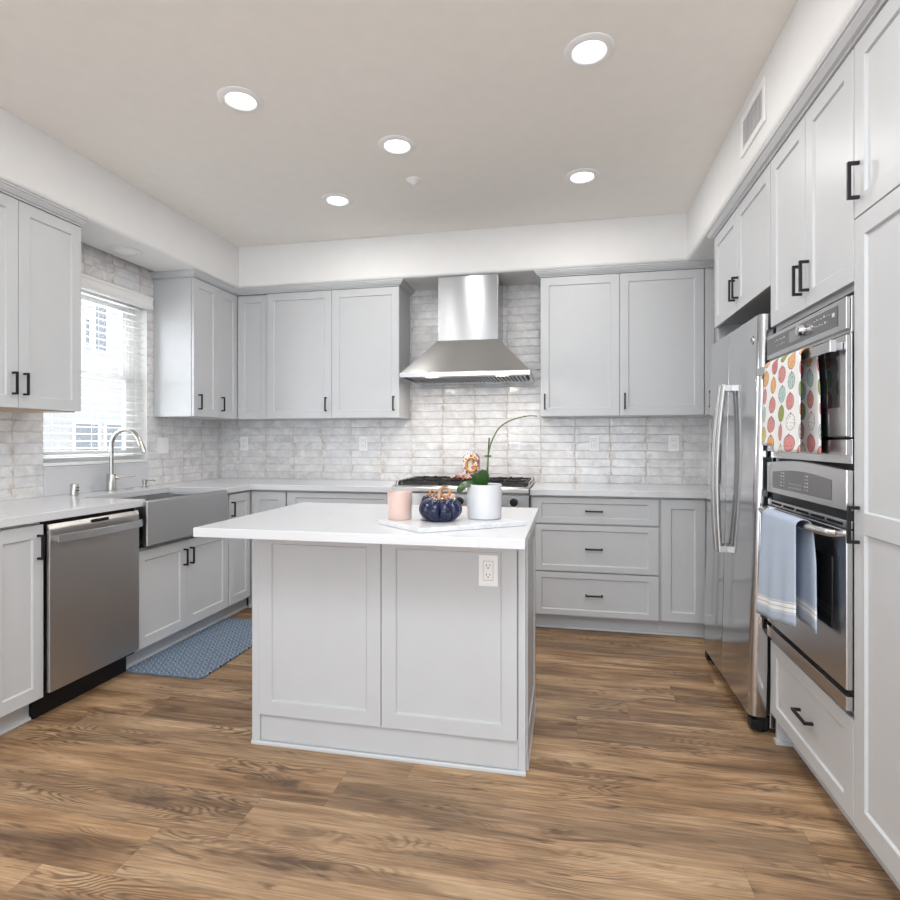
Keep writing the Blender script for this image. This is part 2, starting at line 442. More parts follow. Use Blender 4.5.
def floral():
    n = NT('leaf_print_paper'); o = n.obj()
    v = n.n('ShaderNodeTexVoronoi'); n.put(v.inputs['Vector'], n.map(o, (1, 1, .8))); n.put(v.inputs['Scale'], 62)
    cid = n.white(v.outputs['Color'])
    m = n.math('MULTIPLY', n.rng(v.outputs[0], .50, .58, 1, 0), n.math('LESS_THAN', cid, .92))
    colr = n.ramp(n.white(v.outputs['Color']), [(0, (.24, .05, .08)), (.2, (.62, .20, .14)), (.36, (.20, .06, .07)), (.5, (.80, .52, .14)), (.62, (.55, .16, .15))], 'CONSTANT')
    n.set(Base_Color=n.mix(m, (.82, .79, .78), colr), Roughness=.5); return n.m
M['floral'] = floral()
M['gold'] = plain('gold_letter', (.66, .36, .10), .4, .1, var=.2, scale=80)
M['blockside'] = plain('dark_block_edge', (.16, .13, .11), .6)
M['flower1'] = plain('rust_flower', (.50, .15, .10), .6, var=.4, scale=80)
M['flower2'] = plain('blush_flower', (.80, .55, .48), .6, var=.2, scale=80)
M['peach'] = plain('peach_jar', (.78, .50, .40), .35, var=.1, scale=30)
M['bark'] = plain('tree_green', (.1, .2, .06), .8, var=.4, scale=8)

# ------------------------------------------------------------------ measured planes
XLW, YB, XRW, YR = -2.888, 4.324, 1.43, -3.0        # room
ZC, ZS = 2.74, 2.419                                # ceiling, soffit underside
XLU, YBU, XR = -2.564, 4.02, .819                   # door faces: left uppers, back uppers, right run
XLD, YBD = -2.241, 3.699                            # base door faces
ZCT, ZCB = .914, .877                               # worktop
ZDT, ZDB = .863, .108                               # base doors
ZUB, ZUT = 1.400, 2.377                             # upper cabinets
WY0, WY1, WZ0, WZ1 = 2.642, 3.442, 1.068, 2.20      # window opening

# ------------------------------------------------------------------ structure
b = MB(); b.box((-3.2, YR, -.1), (1.6, YB+.1, 0)); struct(b.build('floor', M['floor']))
b = MB(); b.box((-3.2, YR-.1, ZC), (1.6, YB+.1, ZC+.1)); struct(b.build('ceiling', M['ceiling']))
b = MB(); b.box((XLW, YB, 0), (XRW, YB+.12, ZC)); struct(b.build('wall_back', M['tile_back']))
b = MB()
TH = .16
for a, c in (((YR, 0), (WY0, ZC)), ((WY1, 0), (YB+.12, ZC)), ((WY0, 0), (WY1, WZ0)), ((WY0, WZ1), (WY1, ZC))):
    b.box((XLW-TH, a[0], a[1]), (XLW, c[0], c[1]))
wl = struct(b.build('wall_left', [M['tile_left'], M['wall']]))
for p in wl.data.polygons:                          # window reveals and the part of the wall before the kitchen are painted
    if p.normal.x < .5 : p.material_index = 1
b = MB(); b.box((XRW, YR, 0), (XRW+.12, YB+.12, ZC)); struct(b.build('wall_right', M['wall']))
b = MB()
b.box((-3.2, YR-.12, 2.45), (1.6, YR, ZC))
struct(b.build('wall_rear', M['wall']))
# dropped soffit round three sides, bullnosed lower edge
pr = []
r = .030
for i in range(7):
    a = PI/2*i/6
    pr.append((-r+r*math.sin(a), ZS+r-r*math.cos(a)))
prof = [(-.55, ZS)] + pr + [(0, ZC-.0005), (-.55, ZC-.0005)]
def soffit_part(path, depth, name):
    bb = MB(); bb.sweep(path, [(-depth if o == -.55 else o, z) for o, z in prof]); return struct(bb.build(name, M['wall'], smooth=True))
# left, back and right runs with mitred inner corners (one sweep each side of the corners)
XSL, YSB, XSR = -2.513, 3.980, .774
bb = MB()
P3 = [(XSL, YR), (XSL, YSB), (XSR, YSB), (XSR, YR)]
bb.sweep(P3, [(-.34 if o == -.55 else -o*-1, z) for o, z in prof])
# the sweep above runs to the right of travel; the body of the soffit lies on the left of travel
so = struct(bb.build('soffit', M['wall'], smooth=True))
bb = MB(); bb.box((XSR+.33, YR, ZS), (XRW, YB, ZC-.0005))
struct(bb.build('soffit', M['wall']))

# shoe moulding along the toe kicks belongs to each cabinet; crown mouldings are trims
crown = [(-.02, ZUT+.001), (.008, ZUT+.001), (.008, ZUT+.007), (.015, ZUT+.010), (.019, ZUT+.010), (.033, ZUT+.026), (.033, ZUT+.030), (.040, ZUT+.033), (.040, ZS-.0008), (-.02, ZS-.0008)]
def crown_run(i, path):
    bb = MB(); bb.sweep(path, crown); return struct(bb.build('trim_%d' % i, M['paint'], smooth=False))
# travel so that the room is on the right-hand side
crown_run(1, [(XLU, 1.20), (XLU, 2.574)])
crown_run(2, [(XLW+.001, 3.505), (XLU, 3.505), (XLU, YBU), (-1.223, YBU), (-1.223, YB-.001)])
crown_run(3, [(-.186, YB-.001), (-.186, YBU), (XRW-.001, YBU)])
crown_run(4, [(XRW-.05, 3.450), (XR, 3.450), (XR, 1.12)])

# ------------------------------------------------------------------ cabinet builders
class Face:
    """maps (along, out, z) on a cabinet face to the world"""
    def __init__(s, d, plane): s.d = d; s.p = plane
    def __call__(s, a, o, z):
        if s.d == 'L': return (s.p+o, a, z)
        if s.d == 'R': return (s.p-o, a, z)
        if s.d == 'B': return (a, s.p-o, z)
def bx(b, F, a0, a1, o0, o1, z0, z1): b.box(F(a0, o0, z0), F(a1, o1, z1))
def shaker(parent, F, a0, a1, z0, z1, name='door', sw=.057, rh=.057, t=.020, rec=.008):
    b = MB()
    if a1 < a0: a0, a1 = a1, a0
    O = [b.v(F(a, -t, z)) for a, z in ((a0,z0),(a1,z0),(a1,z1),(a0,z1))]
    A = [b.v(F(a, 0, z)) for a, z in ((a0,z0),(a1,z0),(a1,z1),(a0,z1))]
    I = [b.v(F(a, 0, z)) for a, z in ((a0+sw,z0+rh),(a1-sw,z0+rh),(a1-sw,z1-rh),(a0+sw,z1-rh))]
    c = .004
    J = [b.v(F(a, -rec, z)) for a, z in ((a0+sw+c,z0+rh+c),(a1-sw-c,z0+rh+c),(a1-sw-c,z1-rh-c),(a0+sw+c,z1-rh-c))]
    b.f(O); b.f(J)
    for i in range(4):
        k = (i+1) % 4
        b.f([O[i], O[k], A[k], A[i]]); b.f([A[i], A[k], I[k], I[i]]); b.f([I[i], I[k], J[k], J[i]])
    return b.build(name, M['paint'], parent, bevel=.0014)
def pull(parent, F, a, z, vert=True, L=.108, so=.031):
    b = MB(); h = L/2; t = .0048
    if vert:
        bx(b, F, a-t, a+t, so-.009, so, z-h, z+h)
        for s in (-1, 1): bx(b, F, a-t, a+t, 0.0003, so-.009, z+s*(h-t)-t, z+s*(h-t)+t)
    else:
        bx(b, F, a-h, a+h, so-.009, so, z-t, z+t)
        for s in (-1, 1): bx(b, F, a+s*(h-t)-t, a+s*(h-t)+t, 0.0003, so-.009, z-t, z+t)
    return b.build('handle', M['black'], parent, bevel=.0008)
def carcass(parent, F, a0, a1, o1, z0, z1, name='body', dark=False):
    """box from the door backs (o=-.021) to depth o1"""
    b = MB(); bx(b, F, a0, a1, -.0215, -o1, z0, z1); return b.build(name, M['paint'], parent, bevel=.001)
def toe(parent, F, a0, a1, o=-.08, h=ZDB-.001):
    b = MB(); bx(b, F, a0, a1, o, o-.02, 0.001, h); b2 = b
    # quarter-round shoe
    P = [(0, .001), (.013, .001), (.013, .006), (.010, .012), (.0, .016)]
    poly = [F(a0, o+q, z) for q, z in P]; e = Vector(F(a1, 0, 0))-Vector(F(a0, 0, 0)); b.prism(poly, e)
    return b.build('toe_kick', M['paint'], parent)

FL, FLU, FB, FBU, FR = Face('L', XLD), Face('L', XLU), Face('B', YBD), Face('B', YBU), Face('R', XR)
DBW = XLD-XLW-.002      # carcass depth left base
G = 'grey shaker upper cabinets'
# --- left uppers near the camera
t = thing('upper_cabinet', 'pale grey two-door upper cabinet left of the sink window, at the photo edge', 'cabinet', (XLW, 2.215, ZUB))
carcass(t, FLU, 1.862, 2.572, XLU-XLW-.001, ZUB-.016, ZUT)
d = shaker(t, FLU, 1.863, 2.215, ZUB-.015, ZUT-.002); pull(d, FLU, 2.187, 1.50)
d = shaker(t, FLU, 2.218, 2.571, ZUB-.015, ZUT-.002); pull(d, FLU, 2.243, 1.50)
b = MB(); b.box((XLW+.01, 1.88, ZUB-.020), (XLU-.03, 2.56, ZUB-.0165)); b.build('underside_panel', M['plywood'], t)
t = thing('upper_cabinet', 'pale grey upper cabinet nearest the viewer on the left wall', 'cabinet', (XLW, 1.5, ZUB))
carcass(t, FLU, 1.20, 1.861, XLU-XLW-.001, ZUB, ZUT)
d = shaker(t, FLU, 1.201, 1.529, ZUB+.002, ZUT-.002); d = shaker(t, FLU, 1.531, 1.860, ZUB+.002, ZUT-.002)
# --- left uppers beyond the window
t = thing('upper_cabinet', 'narrow two-door grey upper cabinet between the sink window and the room corner', 'cabinet', (XLW, 3.76, ZUB))
carcass(t, FLU, 3.505, YBU+.02, XLU-XLW-.001, ZUB, ZUT)
d = shaker(t, FLU, 3.508, 3.786, ZUB+.002, ZUT-.002, sw=.052); pull(d, FLU, 3.560, 1.505)
d = shaker(t, FLU, 3.789, 4.036, ZUB+.002, ZUT-.002, sw=.048); pull(d, FLU, 3.828, 1.505)
# --- back uppers, left group
FBN = Face('B', YBU+.02)
t = thing('upper_cabinet', 'narrow single-door grey upper cabinet tucked in the left rear corner', 'cabinet', (-2.43, YB, ZUB))
b = MB(); b.box((-2.5635, YBU+.0415, ZUB), (-2.301, YB-.001, ZUT)); b.build('body', M['paint'], t, bevel=.001)
shaker(t, FBN, -2.5625, -2.304, ZUB+.002, ZUT-.002)
t = thing('upper_cabinet', 'two-door grey upper cabinet on the back wall left of the range hood', 'cabinet', (-1.76, YB, ZUB))
carcass(t, FBU, -2.299, -1.223, YB-YBU-.001, ZUB, ZUT)
d = shaker(t, FBU, -2.296, -1.759, ZUB+.002, ZUT-.002); pull(d, FBU, -1.799, 1.507)
d = shaker(t, FBU, -1.756, -1.224, ZUB+.002, ZUT-.002); pull(d, FBU, -1.262, 1.507)
# --- back uppers, right group
t = thing('upper_cabinet', 'two-door grey upper cabinet on the back wall right of the range hood', 'cabinet', (.35, YB, ZUB))
carcass(t, FBU, -.186, .893, YB-YBU-.001, ZUB, ZUT)
d = shaker(t, FBU, -.185, .349, ZUB+.002, ZUT-.002); pull(d, FBU, -.155, 1.503)
d = shaker(t, FBU, .352, .890, ZUB+.002, ZUT-.002); pull(d, FBU, .383, 1.50)
t = thing('upper_cabinet', 'single-door grey upper cabinet in the right rear corner, mostly hidden by the fridge', 'cabinet', (1.16, YB, ZUB))
carcass(t, FBU, .894, XRW-.001, YB-YBU-.001, ZUB, ZUT)
d = shaker(t, FBU, .897, XRW-.004, ZUB+.002, ZUT-.002); pull(d, FBU, .925, 1.505)

# --- left base run
t = thing('base_cabinet', 'grey base cabinet with one narrow door left of the dishwasher', 'cabinet', (XLW, 1.94, 0))
carcass(t, FL, 1.815, 2.053, DBW, ZDB, ZCB-.001)
d = shaker(t, FL, 1.822, 2.051, ZDB, ZDT, sw=.048); pull(d, FL, 2.024, .768)
toe(t, FL, 1.815, 2.053)
t = thing('base_cabinet', 'grey base cabinet nearest the viewer on the left wall', 'cabinet', (XLW, 1.5, 0))
carcass(t, FL, 1.20, 1.813, DBW, ZDB, ZCB-.001)
d = shaker(t, FL, 1.203, 1.811, ZDB, ZDT); toe(t, FL, 1.20, 1.813)
t = thing('base_cabinet', 'low two-door grey cabinet under the steel farmhouse sink', 'cabinet', (XLW, 3.02, 0))
b = MB(); bx(b, FL, 2.595, 3.424, -.0215, -DBW, ZDB, .643); bx(b, FL, 2.595, 2.611, -.0215, -.4, .643, ZCB-.001); bx(b, FL, 3.370, 3.424, -.002, -.4, .643, ZCB-.001)
b.build('body', M['paint'], t, bevel=.001)
d = shaker(t, FL, 2.598, 3.000, ZDB, .635); pull(d, FL, 2.972, .535, L=.10)
d = shaker(t, FL, 3.003, 3.420, ZDB, .635); pull(d, FL, 3.030, .535, L=.10)
toe(t, FL, 2.595, 3.424)
t = thing('base_cabinet', 'grey base cabinet with a slim door between the farmhouse sink and the corner', 'cabinet', (XLW, 3.55, 0))
carcass(t, FL, 3.425, YBD+.02, DBW, ZDB, ZCB-.001)
d = shaker(t, FL, 3.436, 3.690, ZDB, ZDT, sw=.05); pull(d, FL, 3.462, .762, L=.10)
toe(t, FL, 3.425, YBD+.0785)
# --- back base run, left of the range
t = thing('base_cabinet', 'grey corner base cabinet with a slim door, behind the left end of the island', 'cabinet', (-2.1, YB, 0))
b = MB(); b.box((XLD-.02, YBD+.0215, ZDB), (-1.962, YB-.001, ZCB-.001)); b.build('body', M['paint'], t, bevel=.001)
shaker(t, FB, XLD+.008, -1.968, ZDB, ZDT, sw=.06); toe(t, FB, XLD-.066, -1.962)
t = thing('base_cabinet', 'wide grey base cabinet on the back wall just left of the range', 'cabinet', (-1.55, YB, 0))
b = MB(); b.box((-1.960, YBD+.0215, ZDB), (-1.166, YB-.001, ZCB-.001)); b.build('body', M['paint'], t, bevel=.001)
d = shaker(t, FB, -1.955, -1.170, .700, ZDT, 'drawer', sw=.06, rh=.036); pull(d, FB, -1.56, .78, False)
d = shaker(t, FB, -1.955, -1.564, ZDB, .692); pull(d, FB, -1.60, .6); d = shaker(t, FB, -1.561, -1.170, ZDB, .692); pull(d, FB, -1.52, .6)
toe(t, FB, -1.960, -1.166)
# --- back base run, right of the range
t = thing('base_cabinet', 'grey base cabinet with three wide drawers right of the range', 'cabinet', (.17, YB, 0))
b = MB(); b.box((-.236, YBD+.0215, ZDB), (.562, YB-.001, ZCB-.001)); b.build('body', M['paint'], t, bevel=.001)
for z0, z1 in ((.698, ZDT), (.392, .688), (ZDB, .382)):
    d = shaker(t, FB, -.226, .557, z0, z1, 'drawer', sw=.062, rh=.036); pull(d, FB, .165, (z0+z1)/2, False)
toe(t, FB, -.236, .562)
t = thing('base_cabinet', 'grey base cabinet with a single narrow door beside the fridge', 'cabinet', (.7, YB, 0))
b = MB(); b.box((.563, YBD+.0215, ZDB), (.835, YB-.001, ZCB-.001)); b.build('body', M['paint'], t, bevel=.001)
shaker(t, FB, .571, .827, ZDB, ZDT, sw=.058); toe(t, FB, .563, .835)
t = thing('base_cabinet', 'grey blind corner base cabinet hidden behind the fridge', 'cabinet', (1.1, YB, 0))
b = MB(); b.box((.836, YBD+.0215, 0.002), (XRW-.001, YB-.001, ZCB-.001)); b.build('body', M['paint'], t, bevel=.001)

# --- right-hand tall run
t = thing('fridge_top_cabinet', 'grey two-door cabinet above the steel fridge', 'cabinet', (1.1, 3.0, 1.865))
b = MB(); bx(b, FR, 2.546, 3.449, -.0215, -.60, 1.885, ZUT); b.build('body', M['paint'], t, bevel=.001)
d = shaker(t, FR, 2.548, 3.019, 1.868, ZUT-.002); pull(d, FR, 2.994, 1.978)
d = shaker(t, FR, 3.022, 3.448, 1.868, ZUT-.002); pull(d, FR, 3.048, 1.978)
o = MB(); o.box((.84, 3.452, .002), (XRW-.001, 3.470, ZUT-.001)); tag(o.build('side_panel', M['paint'], bevel=.001), 'tall grey end panel on the far side of the steel fridge', 'panel')
o_t = thing('tall_cabinet', 'tall grey oven tower holding the double oven, doors above and a drawer below', 'cabinet', (1.1, 2.2, 0)); t = o_t
b = MB(); X0, X1, Y0, Y1 = XR+.0215, XRW-.001, 1.855, 2.544
b.box((X0, Y0, ZDB), (X1, Y0+.018, ZUT)); b.build('side_panel', M['paint'], t, bevel=.001)
b = MB(); b.box((X0, Y1-.018, 0.001), (X1, Y1, ZUT)); b.build('side_panel', M['paint'], t, bevel=.001)
b = MB(); b.box((X0, Y0+.0185, 1.675), (X1, Y1-.0185, ZUT)); b.build('upper_box', M['paint'], t, bevel=.001)
b = MB(); b.box((X0, Y0+.0185, ZDB), (X1, Y1-.0185, .415)); b.build('lower_box', M['paint'], t, bevel=.001)
b = MB(); b.box((X1-.02, Y0+.0185, .4155), (X1, Y1-.0185, 1.6745)); b.build('back_panel', M['paint'], t)
d = shaker(t, FR, 1.857, 2.196, 1.693, ZUT-.002); pull(d, FR, 2.168, 1.799)
d = shaker(t, FR, 2.199, 2.542, 1.693, ZUT-.002); pull(d, FR, 2.228, 1.799)
d = shaker(t, FR, 1.857, 2.542, ZDB, .408, 'drawer', sw=.06, rh=.05); pull(d, FR, 2.185, .262, False, L=.115)
toe(t, FR, 1.855, 2.526)
b = MB(); b.box((X0-.008, Y1-.04, .001), (X0+.09, Y1-.019, ZDB-.001)); b.box((X0-.016, Y1-.050, .001), (X0+.09, Y1-.04, .016)); b.box((X0-.016, Y1-.04, .001), (X0-.008, Y1-.019, .016)); b.build('foot', M['paint'], t)
t = thing('tall_cabinet', 'tall grey pantry cabinet at the right edge of the photo', 'cabinet', (1.1, 1.5, 0))
carcass(t, FR, 1.12, 1.853, XRW-XR-.001, ZDB, ZUT)
d = shaker(t, FR, 1.122, 1.851, 1.873, ZUT-.002); pull(d, FR, 1.822, 1.974)
b = MB()   # two-panel lower door
F = FR; a0, a1, z0, z1 = 1.122, 1.851, ZDB, 1.868; sw = .057
rows = [(z0, z0+.070, False), (z0+.070, .962, True), (.962, 1.022, False), (1.022, z1-.057, True), (z1-.057, z1, False)]
def grid_door():
    for (p, q, pan) in rows:
        if not pan: bx(b, F, a0, a1, 0, -.02, p, q)
        else:
            bx(b, F, a0, a0+sw, 0, -.02, p, q); bx(b, F, a1-sw, a1, 0, -.02, p, q)
            bx(b, F, a0+sw, a1-sw, -.008, -.02, p, q)
            c = .004   # chamfer strips along the panel edge
            A = [F(*v) for v in ((a0+sw, 0, p), (a1-sw, 0, p), (a1-sw, 0, q), (a0+sw, 0, q))]
            J = [F(*v) for v in ((a0+sw+c, -.008, p+c), (a1-sw-c, -.008, p+c), (a1-sw-c, -.008, q-c), (a0+sw+c, -.008, q-c))]
            A = [b.v(v) for v in A]; J = [b.v(v) for v in J]
            for i in range(4): b.f([A[i], A[(i+1) % 4], J[(i+1) % 4], J[i]])
grid_door(); d = b.build('door', M['paint'], t); pull(d, FR, 1.822, .985)
toe(t, FR, 1.12, 1.853)

# ------------------------------------------------------------------ worktops
b = MB()
poly = [(XLW+.001, 1.0), (-2.223, 1.0), (-2.223, 2.637), (-2.655, 2.637), (-2.655, 3.370), (-2.223, 3.370), (-2.223, 3.674), (-1.164, 3.674), (-1.164, YB-.001), (XLW+.001, YB-.001)]
b.prism([(x, y, ZCB) for x, y in poly], (0, 0, ZCT-ZCB))
tag(b.build('worktop', M['quartz'], bevel=.002), 'white quartz worktop running around the sink and along the back wall to the range', 'worktop')
b = MB(); b.box((-.238, 3.674, ZCB), (XRW-.001, YB-.001, ZCT))
tag(b.build('worktop', M['quartz'], bevel=.002), 'white quartz worktop between the range and the fridge', 'worktop')
b = MB(); b.box((XLW+.0005, WY0, ZCT+.0005), (XLW+.013, WY1, WZ0)); b.box((XLW-.10, WY0+.001, WZ0+.0005), (XLW+.014, WY1-.001, WZ0+.012))
tag(b.build('window_ledge', M['quartz'], bevel=.001), 'white quartz splash and ledge below the sink window', 'ledge')

# ------------------------------------------------------------------ island
t = thing('kitchen_island', 'grey island base cabinet with two panelled doors facing the viewer', 'island', (-.7, 2.36, 0))
IX0, IX1, IY0, IY1 = -1.253, -.150, 2.089, 2.628
b = MB(); b.box((IX0, IY0+.001, .001), (IX1, IY1, .879)); b.build('body', M['paint'], t, bevel=.001)
FI = Face('B', 2.070)
b = MB(); b.box((IX0, IY0+.0005, .001), (IX0+.035, 2.078, .879)); b.build('corner_post', M['paint'], t, bevel=.001)
b = MB(); b.box((IX1-.026, IY0+.0005, .001), (IX1, 2.078, .879)); b.build('corner_post', M['paint'], t, bevel=.001)
shaker(t, FI, -1.2195, -.7035, .125, .872, t=.0185)
shaker(t, FI, -.7005, -.1805, .125, .872, t=.0185)
b = MB()
b.box((IX0+.036, 2.0865, .001), (IX1-.027, 2.0885, .120))
q = [(0, .001), (-.006, .001), (-.006, .010), (-.003, .016), (0, .016)]
b.prism([(IX0-.001, 2.0775+o, z) for o, z in q], (IX1-IX0+.002, 0, 0))
b.build('toe_board', M['paint'], t)
b = MB()   # right end panel: stiles and rails over a recessed field, with baseboard
for y0, y1, z0, z1 in ((IY0+.02, IY0+.07, .125, .879), (IY1-.06, IY1, .125, .879), (IY0+.07, IY1-.06, .80, .879), (IY0+.02, IY1, .018, .125)):
    b.box((IX1, y0, z0), (IX1+.006, y1, z1))
b.box((IX1, IY0+.02, .001), (IX1+.009, IY1, .018))
b.build('end_panel', M['paint'], t, bevel=.001)
b = MB(); b.box((-1.320, 1.800, .8805), (-.131, 2.665, ZCT)); tag(b.build('island_worktop', M['quartz'], bevel=.0025), 'thick white quartz slab overhanging the kitchen island', 'worktop')

# ------------------------------------------------------------------ outlets
def outlet(F, a, z, label, kind='outlet', w=.072, h=.115, n=2, nm='wall_outlet'):
    t = thing(nm, label, kind, F(a, 0, z))
    b = MB(); bx(b, F, a-w/2, a+w/2, .0006, .006, z-h/2, z+h/2); b.build('cover_plate', M['white'], t, bevel=.0015)
    if nm == 'light_switch':
        for k in range(n):
            c = a+(k-(n-1)/2)*.044
            b = MB(); bx(b, F, c-.0165, c+.0165, .006, .0095, z-.033, z+.033); b.build('rocker', M['white'], t, bevel=.001)
    else:
        b = MB(); bx(b, F, a-.0175, a+.0175, .006, .0078, z-.034, z+.034); r_ = b.build('receptacle', M['white'], t, bevel=.0008)
        b = MB()
        for s in (-1, 1):
            zc = z+s*.017
            bx(b, F, a-.0075, a-.0055, .0078, .0083, zc-.001, zc+.008); bx(b, F, a+.0055, a+.0075, .0078, .0083, zc, zc+.007)
            bx(b, F, a-.0022, a+.0022, .0078, .0083, zc-.0085, zc-.0045)
        bx(b, F, a-.0190, a-.0182, .006, .0063, z-.036, z+.036); bx(b, F, a+.0182, a+.0190, .006, .0063, z-.036, z+.036)
        bx(b, F, a-.0182, a+.0182, .006, .0063, z-.036, z-.0352); bx(b, F, a-.0182, a+.0182, .006, .0063, z+.0352, z+.036)
        b.build('slots', M['slot'], r_)
    return t
FW, FLW = Face('B', YB), Face('L', XLW)
outlet(FW, -2.678, 1.207, 'white outlet on the tiled back wall nearest the left corner')
outlet(FW, -1.614, 1.207, 'white outlet on the tiled back wall just left of the range')
outlet(FW, .194, 1.211, 'white outlet on the tiled back wall right of the range, above the drawers')
outlet(FW, .751, 1.211, 'white outlet on the tiled back wall closest to the fridge')
outlet(FLW, 3.597, 1.195, 'white double rocker switch on the tiles right of the sink window', 'switch', w=.115, nm='light_switch')
outlet(Face('B', 2.078), -.287, .746, 'white outlet on the front of the island, upper right')

# ------------------------------------------------------------------ window, blind
w = struct(bpy.data.objects.new('window_1', None)); C.objects.link(w); w['base'] = [0, 0, 0]
def fr(b, x0, x1, y0, y1, z0, z1, t):
    b.box((x0, y0, z0), (x1, y0+t, z1)); b.box((x0, y1-t, z0), (x1, y1, z1)); b.box((x0, y0+t, z0), (x1, y1-t, z0+t)); b.box((x0, y0+t, z1-t), (x1, y1-t, z1))
b = MB(); fr(b, XLW-.155, XLW-.105, WY0+.001, WY1-.001, WZ0+.013, WZ1-.001, .045); b.build('window_frame', M['vinyl'], w, bevel=.001)
b = MB(); fr(b, XLW-.150, XLW-.125, WY0+.047, WY1-.047, 1.640, WZ1-.047, .035); b.box((XLW-.142, 3.03, 1.675), (XLW-.133, 3.045, WZ1-.09)); s1 = b.build('upper_sash', M['vinyl'], w, bevel=.001)
b = MB(); fr(b, XLW-.124, XLW-.100, WY0+.047, WY1-.047, WZ0+.060, 1.680, .038); s2 = b.build('lower_sash', M['vinyl'], w, bevel=.001)
b = MB(); b.box((XLW-.139, WY0+.083, 1.676), (XLW-.136, WY1-.083, WZ1-.083)); b.build('glass_pane', M['glass'], s1)
b = MB(); b.box((XLW-.114, WY0+.086, WZ0+.099), (XLW-.111, WY1-.086, 1.641)); b.build('glass_pane', M['glass'], s2)

t = thing('window_blind', 'white horizontal slat blind with a moulded valance over the sink window', 'blind', (XLW, 3.04, 2.2))
b = MB()
P = [(0, 2.148), (.034, 2.148), (.044, 2.156), (.044, 2.166), (.038, 2.172), (.038, 2.208), (.045, 2.217), (.045, 2.230), (0, 2.230)]
b.prism([(XLW+.001+o, 2.618, z) for o, z in P], (0, .835, 0)); b.build('valance', M['blind'], t, bevel=.001)
b = MB(); zz = 2.140; th = math.radians(8)
while zz > 1.115:
    dx, dz = .0245*math.cos(th), .0245*math.sin(th)
    rings = []
    for y in (WY0+.008, WY1-.008):
        rings.append([(XLW-.040-dx, y, zz+dz+.0013), (XLW-.040, y, zz+.0030), (XLW-.040+dx, y, zz-dz+.0013), (XLW-.040+dx, y, zz-dz-.0013), (XLW-.040, y, zz), (XLW-.040-dx, y, zz+dz-.0013)])
    b.rings(rings); zz -= .0435
b.build('slats', M['blind'], t)
b = MB(); b.box((XLW-.066, WY0+.008, 1.0815), (XLW-.014, WY1-.008, 1.100)); b.build('bottom_rail', M['blind'], t, bevel=.003)
for y in (2.76, 3.04, 3.32):
    b = MB()
    for dx in (-.027, .027): b.cyl((XLW-.040+dx, y, 1.09), (XLW-.040+dx, y, 2.165), .0011, 6)
    b.build('ladder_cord', M['blind'], t)
b = MB(); b.cyl((XLW-.008, 3.385, 1.93), (XLW-.008, 3.385, 2.165), .001, 6); b.cyl((XLW-.008, 3.385, 1.90), (XLW-.008, 3.385, 1.93), .004, 8, .0025); b.build('pull_cord', M['blind'], t)

# outside the window
b = MB(); b.box((-16, -6, -.6), (-3.3, 22, -.5)); struct(b.build('ground', plain('outdoor_gravel', (.5, .48, .45), .9, var=.1)))
t = thing('neighbour_house', 'pale neighbouring house seen through the sink window', 'house', (-7.2, 8, -.5))
b = MB(); b.box((-8.4, 3.4, -.5), (-7.2, 16.0, 6.2)); b.build('wall_body', M['siding'], t)
b = MB(); b.box((-8.6, 3.2, 6.2), (-6.9, 16.2, 6.4)); b.build('eaves', M['vinyl'], t)
for (y0, y1, z0, z1) in ((7.06, 7.54, .85, 1.52), (7.64, 8.02, .85, 1.52), (7.42, 7.70, 2.62, 3.52), (7.24, 7.38, 2.66, 3.12), (9.2, 10.0, 2.7, 3.9), (5.2, 6.0, .9, 1.9)):
    b = MB(); fr(b, -7.2, -7.17, y0, y1, z0, z1, .03); wf = b.build('window_frame', M['vinyl'], t)
    b = MB(); b.box((-7.195, y0+.03, z0+.03), (-7.185, y1-.03, z1-.03)); b.build('pane', plain('pane_grey', (.16, .175, .19), .1), wf)

# ------------------------------------------------------------------ sink, tap and companions
t = thing('farmhouse_sink', 'brushed steel apron-front farmhouse sink below the window', 'sink', (-2.42, 3.0, .66))
b = MB()
b.box((-2.221, 2.616, .662), (-2.192, 3.345, .903)); ap = b.build('apron', M['sinksteel'], t, bevel=.006, seg=3)
b = MB(); SY0, SY1, SX0 = 2.642, 3.366, -2.652
SY1 = 3.360; b.box((SX0, SY0, .668), (-2.2215, SY1, .676))
b.box((SX0, SY0, .676), (-2.2215, SY0+.010, .874)); b.box((SX0, SY1-.010, .676), (-2.2215, SY1, .874)); b.box((SX0, SY0+.010, .676), (SX0+.010, SY1-.010, .874))
b.box((-2.240, SY0+.010, .676), (-2.2215, SY1-.010, .902))
b.build('basin', M['sinksteel'], t, bevel=.002)
b = MB(); b.lathe([(.0, .0005), (.045, .0005), (.045, .003), (.03, .003), (.028, .001), (0, .001)], (-2.44, 3.0, .676), 24); b.build('drain', M['chrome'], t, smooth=True)
t = thing('kitchen_faucet', 'brushed nickel gooseneck faucet behind the sink', 'faucet', (-2.80, 3.032, ZCT))
b = MB(); fx, fy = -2.80, 3.032
b.lathe([(.030, .0006), (.030, .004), (.027, .006), (.027, .103), (.025, .106), (.014, .106)], (fx, fy, ZCT), 28); b.build('base', M['nickel'], t, smooth=True)
pts = [(fx, fy, ZCT+.10), (fx, fy, 1.18)]
for i in range(1, 13):
    a = PI*i/12*.90; pts.append((fx+.105-.105*math.cos(a), fy, 1.192+.105*math.sin(a)))
b = MB(); b.tube(pts, .0125, 14); b.build('spout', M['nickel'], t, smooth=True)
e = Vector(pts[-1]); dr = (e-Vector(pts[-2])).normalized()
b = MB(); b.tube([e, e+dr*.012, e+dr*.05, e+dr*.075], [.0125, .0145, .0150, .0125], 14); b.build('spray_head', M['nickel'], t, smooth=True)
